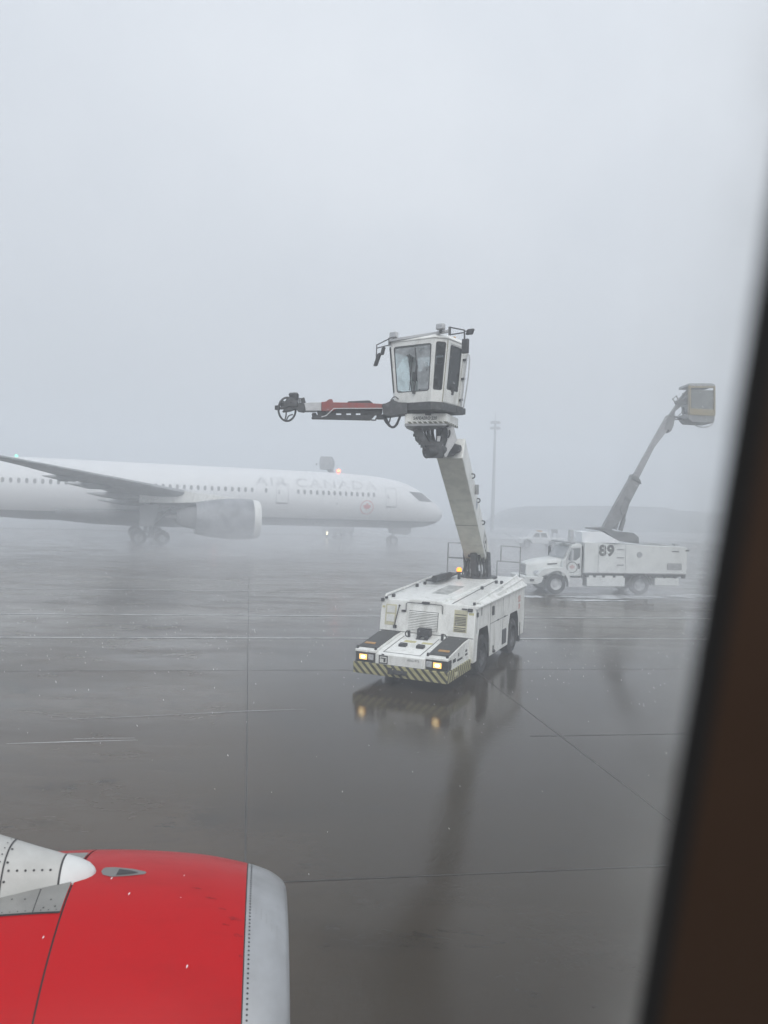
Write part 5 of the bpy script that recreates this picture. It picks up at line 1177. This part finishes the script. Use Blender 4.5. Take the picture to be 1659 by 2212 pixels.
# vent scoop on the cowl
def epatch(pts, off, n_=1):
    return [ep(s_, th, off) for s_, th in pts]
vent = epatch([(.945, -.035), (.95, -.005), (.935, .025), (.89, .042), (.80, .030), (.735, .013), (.725, .0), (.735, -.014), (.80, -.034), (.89, -.048), (.935, -.045)], .002)
vo = obj('vent_scoop', MB().add(vent, [list(range(len(vent)))]), mat('scoop_grey', (.17, .165, .16), .5), EN, 0, parent=ico)
obj('scoop_slot', MB().add(epatch([(.865, -.028), (.87, .028), (.80, .014), (.765, .002), (.80, -.012)], .004), [(0, 1, 2, 3, 4)]), HOLE, EN, 0, parent=vo)
# dirt and snow specks on the red paint
rnd = random.Random(21)
for k in range(6):
    s_, th = rnd.uniform(.3, 1.3), rnd.uniform(.0, .75); L_ = rnd.uniform(.006, .016)
    obj('snow_speck', MB().add([ep(s_ + a * .35 * L_ + b_ * L_ * .3, th + (b_ - a * .2) * L_ / ER, .002) for a, b_ in ((-.5, -.2), (.4, -.6), (.7, .2), (-.2, .9))], [(0, 1, 2, 3)]), SNOW, EN, 0, parent=ico if s_ < SF else fco_)
SOOT = mat('soot_smear', (.19, .005, .008), .5, col2=(.40, .006, .010), scale=60, lo=.4, hi=.6, spec=.15)
for k, (sa, sb, th, wd) in enumerate(((.50, .44, .10, .006), (.42, .36, .16, .005), (.35, .31, .22, .006), (.30, .235, .27, .012), (.27, .225, .36, .010), (.33, .29, .31, .004), (.24, .222, .46, .008))):
    pts = [(sa, th - wd * .3), ((sa * 2 + sb) / 3, th - wd), ((sa + sb * 2) / 3, th - wd * .6), (sb, th - wd * .2), (sb, th + wd * .8), ((sa + sb) / 2, th + wd * .5), ((sa * 3 + sb) / 4, th + wd * .9)]
    obj('soot_smear', MB().add([ep(s_, t_, .0015) for s_, t_ in pts], [list(range(len(pts)))]), SOOT, EN, 0, parent=ico)
# pylon fairing riding on top of the engine
def fairing(secs, N=28):
    R = []
    for s_, w_, ztop, zbase in secs:
        R.append([(s_, w_ * math.copysign(abs(math.sin(t)) ** .85, math.sin(t)) + .0, zbase + (ztop - zbase) * max(-.15, math.cos(t))) for t in [2 * math.pi * i / N for i in range(N)]])
    return R
def zr_(s): return pr(s) - .02
tipS = [(.975, .012, zr_(.98) + .030, zr_(.98)), (.985, .040, zr_(.98) + .045, zr_(.98) - .01), (1.01, .068, zr_(1) + .066, zr_(1) - .02), (1.06, .100, zr_(1.06) + .086, zr_(1.06) - .04), (1.125, .128, zr_(1.12) + .104, zr_(1.12) - .06)]
obj('fairing_tip', MB().loft(fairing(tipS)), TIP, EN, smooth=60)
pyS = [(1.129, .127, zr_(1.12) + .1035, zr_(1.12) - .06), (1.28, .178, zr_(1.3) + .150, -.10 + zr_(1.3)), (1.45, .228, zr_(1.45) + .212, zr_(1.45) - .14), (1.75, .30, zr_(1.7) + .33, zr_(1.7) - .2), (2.4, .36, zr_(2.2) + .52, zr_(2.2) - .3), (3.2, .36, zr_(2.6) + .65, zr_(2.6) - .3)]
py_ = obj('pylon_fairing', MB().loft(fairing(pyS)), PYL, EN, smooth=60)
obj('fairing_gap', MB().loft(fairing([(1.122, .1285, zr_(1.12) + .1045, zr_(1.12) - .06), (1.132, .1285, zr_(1.12) + .1045, zr_(1.12) - .06)])), HOLE, EN, parent=py_)
def fsurf(s_, t, off=0.0):
    for i in range(len(pyS) - 1):
        if pyS[i][0] <= s_ <= pyS[i + 1][0]:
            k = (s_ - pyS[i][0]) / (pyS[i + 1][0] - pyS[i][0]); w_, zt, zb = [pyS[i][j] * (1 - k) + pyS[i + 1][j] * k for j in (1, 2, 3)]
            return Vector((s_, (w_ + off) * math.copysign(abs(math.sin(t)) ** .85, math.sin(t)), zb + (zt - zb + off) * math.cos(t)))
    return Vector()
sd2 = MB()
def fline(pts, wd):
    for (a, ta), (b_, tb__) in zip(pts[:-1], pts[1:]):
        sd2.add([fsurf(a - wd, ta, .003), fsurf(a + wd, ta, .003), fsurf(b_ + wd, tb__, .003), fsurf(b_ - wd, tb__, .003)], [(0, 1, 2, 3)])
fline([(1.375 + .0 * t, t) for t in [i * .12 - .9 for i in range(20)]], .0035)
obj('panel_joint', sd2, HOLE, EN, 0, parent=py_)
fs_ = MB()
def dot(fn, s_, t, r_):
    c = fn(s_, t, .003); e1 = (fn(s_ + .01, t, .003) - c).normalized(); e2 = (fn(s_, t + .02, .003) - c).normalized()
    fs_.add([c + (e1 * math.cos(q) + e2 * math.sin(q)) * r_ for q in [i * math.pi / 5 for i in range(10)]], [list(range(10))])
for i in range(6): dot(fsurf, 1.17 + i * .036, .62 + .012 * i, .0058)
for t in (.28, .62, .98, 1.3): dot(fsurf, 1.362, t - .1, .006)
for i in range(11): dot(fsurf, 1.395, -.3 + i * .165, .0038)
for i in range(4): dot(fsurf, 1.42 + i * .035, .52 + i * .02, .004)
dot(fsurf, 1.175, 1.18, .0058)
obj('fastener', fs_, HOLE, EN, 0, parent=py_)
# grey skirt plates between the fairing and the red cowl
def sk(s0, s1, t0, t1, off=.006, ns=8, nt=8):
    vs = [ep(s0[0] * (1 - j / nt) + s0[1] * j / nt + ((s1[0] - s0[0]) * (1 - j / nt) + (s1[1] - s0[1]) * j / nt) * i / ns, t0 + (t1 - t0) * j / nt, off) for i in range(ns + 1) for j in range(nt + 1)]
    return vs, [(i * (nt + 1) + j, (i + 1) * (nt + 1) + j, (i + 1) * (nt + 1) + j + 1, i * (nt + 1) + j + 1) for i in range(ns) for j in range(nt)]
sp1 = obj('skirt_plate', MB().add(*sk((1.07, 1.07), (1.20, 1.19), .02, .265)), PLATE, EN)
sp2 = obj('skirt_plate', MB().add(*sk((1.204, 1.194), (1.43, 1.41), .05, .265)), PLATE, EN)
sp3 = obj('skirt_plate', MB().add(*sk((1.434, 1.414), (2.2, 2.2), .05, .265)), PLATE, EN)
obj('skirt_plate', MB().add(*sk((1.07, 1.07), (1.6, 1.6), -.25, -.02)), PLATE, EN)
obj('plate_gap', MB().add(*sk((1.196, 1.187), (1.208, 1.199), .03, .265, .003)), HOLE, EN, parent=sp1)
obj('plate_edge', MB().add(*sk((1.07, 1.07), (2.2, 2.2), .262, .272, .003, 16, 1)), HOLE, EN, parent=sp1)
fs_ = MB()
for s_, t in ((1.10, .24), (1.13, .2), (1.15, .245), (1.25, .19), (1.31, .185), (1.39, .175), (1.40, .23)): dot(ep, s_, t, .0042)
for i in range(10): dot(ep, 1.09 + i * .034, .258, .003)
for o_ in fs_.v: o_ += Vector((0, o_.y, o_.z)).normalized() * .006
obj('fastener', fs_, HOLE, EN, 0, parent=sp1)

# ------------------------------------------------------------------ cabin wall around the window we look through
w1, w2 = Vector((.0661, .1325, 4.6488)), Vector((.0723, .1986, 4.4619))
ev = (w1 - w2).normalized(); eh = Vector((.9906, .1365, 0)); eh = (eh - ev * eh.dot(ev)).normalized(); en = eh.cross(ev).normalized()
if en.y < 0: en = -en                                  # out of the cabin
mid0 = (w1 + w2) / 2 - ev * .018
def wpt(s_, t, o_): return mid0 + eh * s_ + ev * t + en * o_
def rr(x0, x1, y0, y1, r_, n_=8):
    pts = []
    for cx, cy_, t0 in ((x1 - r_, y1 - r_, 0), (x0 + r_, y1 - r_, 90), (x0 + r_, y0 + r_, 180), (x1 - r_, y0 + r_, 270)):
        for k in range(n_): pts.append((cx + r_ * math.cos(rad(t0 + 90 * k / (n_ - 1))), cy_ + r_ * math.sin(rad(t0 + 90 * k / (n_ - 1)))))
    return pts
WX0, WX1, WY0, WY1 = -.27, .0, -.185, .25
def ring_between(g0, o0, g1, o1, mb):
    a = [wpt(x, y, o0) for x, y in rr(WX0 - g0, WX1 + g0, WY0 - g0, WY1 + g0, .055 + g0)]; b_ = [wpt(x, y, o1) for x, y in rr(WX0 - g1, WX1 + g1, WY0 - g1, WY1 + g1, .055 + g1)]
    n_ = len(a); mb.add(a + b_, [(i, (i + 1) % n_, n_ + (i + 1) % n_, n_ + i) for i in range(n_)])
WALLM = mat('brown_trim_with_shade', (.036, .017, .008), .6, col2=(.046, .023, .012), scale=6)  # shade of the unbuilt cabin is put into this very dark brown
SEAL = mat('black_window_seal', (.008, .008, .0085), .7)
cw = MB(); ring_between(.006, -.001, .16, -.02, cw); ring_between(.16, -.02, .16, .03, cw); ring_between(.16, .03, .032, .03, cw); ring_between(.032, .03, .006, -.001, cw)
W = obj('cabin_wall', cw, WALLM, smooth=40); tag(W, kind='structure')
wf = MB(); ring_between(0, .0, .0055, -.002, wf); ring_between(.0055, -.002, .03, .03, wf); ring_between(.03, .03, .024, .03, wf); ring_between(.024, .03, 0, .0, wf)
WF = obj('window_frame', wf, SEAL, smooth=40)
tag(WF, 'black rubber seal framing the cabin window, blurred and slanting along the right edge', 'window frame')

def pane_mat(name, a):
    mt = bpy.data.materials.new(name); mt.use_nodes = True; n = mt.node_tree; K = n.links.new
    for x in list(n.nodes): n.nodes.remove(x)
    o = n.nodes.new('ShaderNodeOutputMaterial'); mx = n.nodes.new('ShaderNodeMixShader'); t = n.nodes.new('ShaderNodeBsdfTransparent'); tl_ = n.nodes.new('ShaderNodeBsdfTranslucent')
    tl_.inputs[0].default_value = (.62, .62, .57, 1); nz = n.nodes.new('ShaderNodeTexNoise'); nz.inputs['Scale'].default_value = 60; ml = n.nodes.new('ShaderNodeMath'); ml.operation = 'MULTIPLY'; ml.inputs[1].default_value = 2 * a
    tc = n.nodes.new('ShaderNodeTexCoord'); K(tc.outputs['Object'], nz.inputs['Vector']); K(nz.outputs['Fac'], ml.inputs[0]); K(ml.outputs[0], mx.inputs[0])
    K(t.outputs[0], mx.inputs[1]); K(tl_.outputs[0], mx.inputs[2]); K(mx.outputs[0], o.inputs['Surface']); return mt
pe, pms = MB(), []
for i, (g0, g1, a) in enumerate(((-.020, -.014, .03), (-.014, -.008, .06), (-.008, -.003, .11), (-.003, .004, .18))):
    k_ = len(pe.f); ring_between(g0, .004, g1, .004, pe); pe.m[k_:] = [i] * (len(pe.f) - k_); pms.append(pane_mat('hazed_acrylic', a))
obj('pane_edge', pe, pms, smooth=0, parent=WF)

# ------------------------------------------------------------------ falling snow
rnd = random.Random(77); sn = MB()
FL = Vector((.45, -.1, -1)).normalized()
for i in range(22000):
    y = 7.5 + 40 * rnd.random() ** .75
    x = rnd.uniform(-.62, .62) * y; z = rnd.uniform(.05, 13)
    if y < 17 and rnd.random() < .8: continue
    c = Vector((x, y, z)); d = (FL + Vector((rnd.uniform(-.3, .3), rnd.uniform(-.3, .3), rnd.uniform(-.2, .2)))).normalized()
    L_, r_ = (rnd.uniform(.010, .034), rnd.uniform(.0025, .006)) if y > 15 else (rnd.uniform(.006, .02), rnd.uniform(.002, .004)); a = d.orthogonal().normalized() * r_; b_ = d.cross(a).normalized() * r_
    sn.add([c - d * L_, c + a, c + b_, c - a, c - b_, c + d * L_], [(0, 2, 1), (0, 3, 2), (0, 4, 3), (0, 1, 4), (5, 1, 2), (5, 2, 3), (5, 3, 4), (5, 4, 1)])
SF_ = mat('snowflake', (.9, .92, .94), .8)
so_ = obj('falling_snow', sn, SF_, smooth=0); tag(so_, kind='stuff')

# ------------------------------------------------------------------ blowing snow drifting low over the apron, and spray round the wheels
def drift(name, c, half, dens, scale, lo, hi, n_=20):
    """closed flattened mound of drifting snow: uneven density, denser near the ground"""
    mb = MB(); R = []
    for r_, z in ((1.0, 0.0), (.97, .35), (.8, .75), (.45, .97), (.1, 1.0)):
        R.append([(half[0] * r_ * math.cos(t), half[1] * r_ * math.sin(t), .01 + half[2] * z) for t in [2 * math.pi * i / n_ for i in range(n_)]])
    mb.loft(R)
    mt = bpy.data.materials.new(name); mt.use_nodes = True; n = mt.node_tree; K = n.links.new
    for x in list(n.nodes): n.nodes.remove(x)
    o = n.nodes.new('ShaderNodeOutputMaterial'); pv = n.nodes.new('ShaderNodeVolumePrincipled'); pv.inputs['Color'].default_value = (.95, .97, 1, 1)
    tc = n.nodes.new('ShaderNodeTexCoord'); mp = n.nodes.new('ShaderNodeMapping'); mp.inputs['Scale'].default_value = (.45, 1, 1.6)
    nz = n.nodes.new('ShaderNodeTexNoise'); nz.inputs['Scale'].default_value = scale; nz.inputs['Detail'].default_value = 3
    rp = n.nodes.new('ShaderNodeMapRange'); rp.inputs['From Min'].default_value = lo; rp.inputs['From Max'].default_value = hi; rp.inputs['To Max'].default_value = dens
    # fade out towards the mound's rim
    sp = n.nodes.new('ShaderNodeVectorMath'); sp.operation = 'DIVIDE'; sp.inputs[1].default_value = tuple(half)
    ln = n.nodes.new('ShaderNodeVectorMath'); ln.operation = 'LENGTH'
    fd = n.nodes.new('ShaderNodeMapRange'); fd.interpolation_type = 'SMOOTHSTEP'
    for k_, v_ in (('From Min', .25), ('From Max', 1.0), ('To Min', 1), ('To Max', 0)): fd.inputs[k_].default_value = v_
    m = n.nodes.new('ShaderNodeMath'); m.operation = 'MULTIPLY'
    K(tc.outputs['Object'], mp.inputs[0]); K(mp.outputs[0], nz.inputs['Vector']); K(nz.outputs['Fac'], rp.inputs['Value'])
    K(tc.outputs['Object'], sp.inputs[0]); K(sp.outputs[0], ln.inputs[0]); K(ln.outputs['Value'], fd.inputs['Value'])
    K(rp.outputs[0], m.inputs[0]); K(fd.outputs[0], m.inputs[1]); K(m.outputs[0], pv.inputs['Density']); K(pv.outputs[0], o.inputs['Volume'])
    ob = obj(name, mb, mt, smooth=0); ob.location = (c[0], c[1], 0); tag(ob, kind='stuff'); return ob
drift('blowing_snow', (-14, 60), (46, 38, 4.2), 0.07, .11, .44, .68, 36)
drift('wheel_spray', (3.9, 21.6), (2.8, 2.0, 1.1), 0.04, .9, .40, .70)
drift('wheel_spray', (12.5, 38.2), (7.5, 3.0, 1.9), 0.34, .8, .44, .68)
drift('blowing_snow', (7, 47), (17, 7.5, 2.6), 0.12, .22, .45, .66, 28)
cy.volume_step_rate = 1.0; cy.volume_max_steps = 96
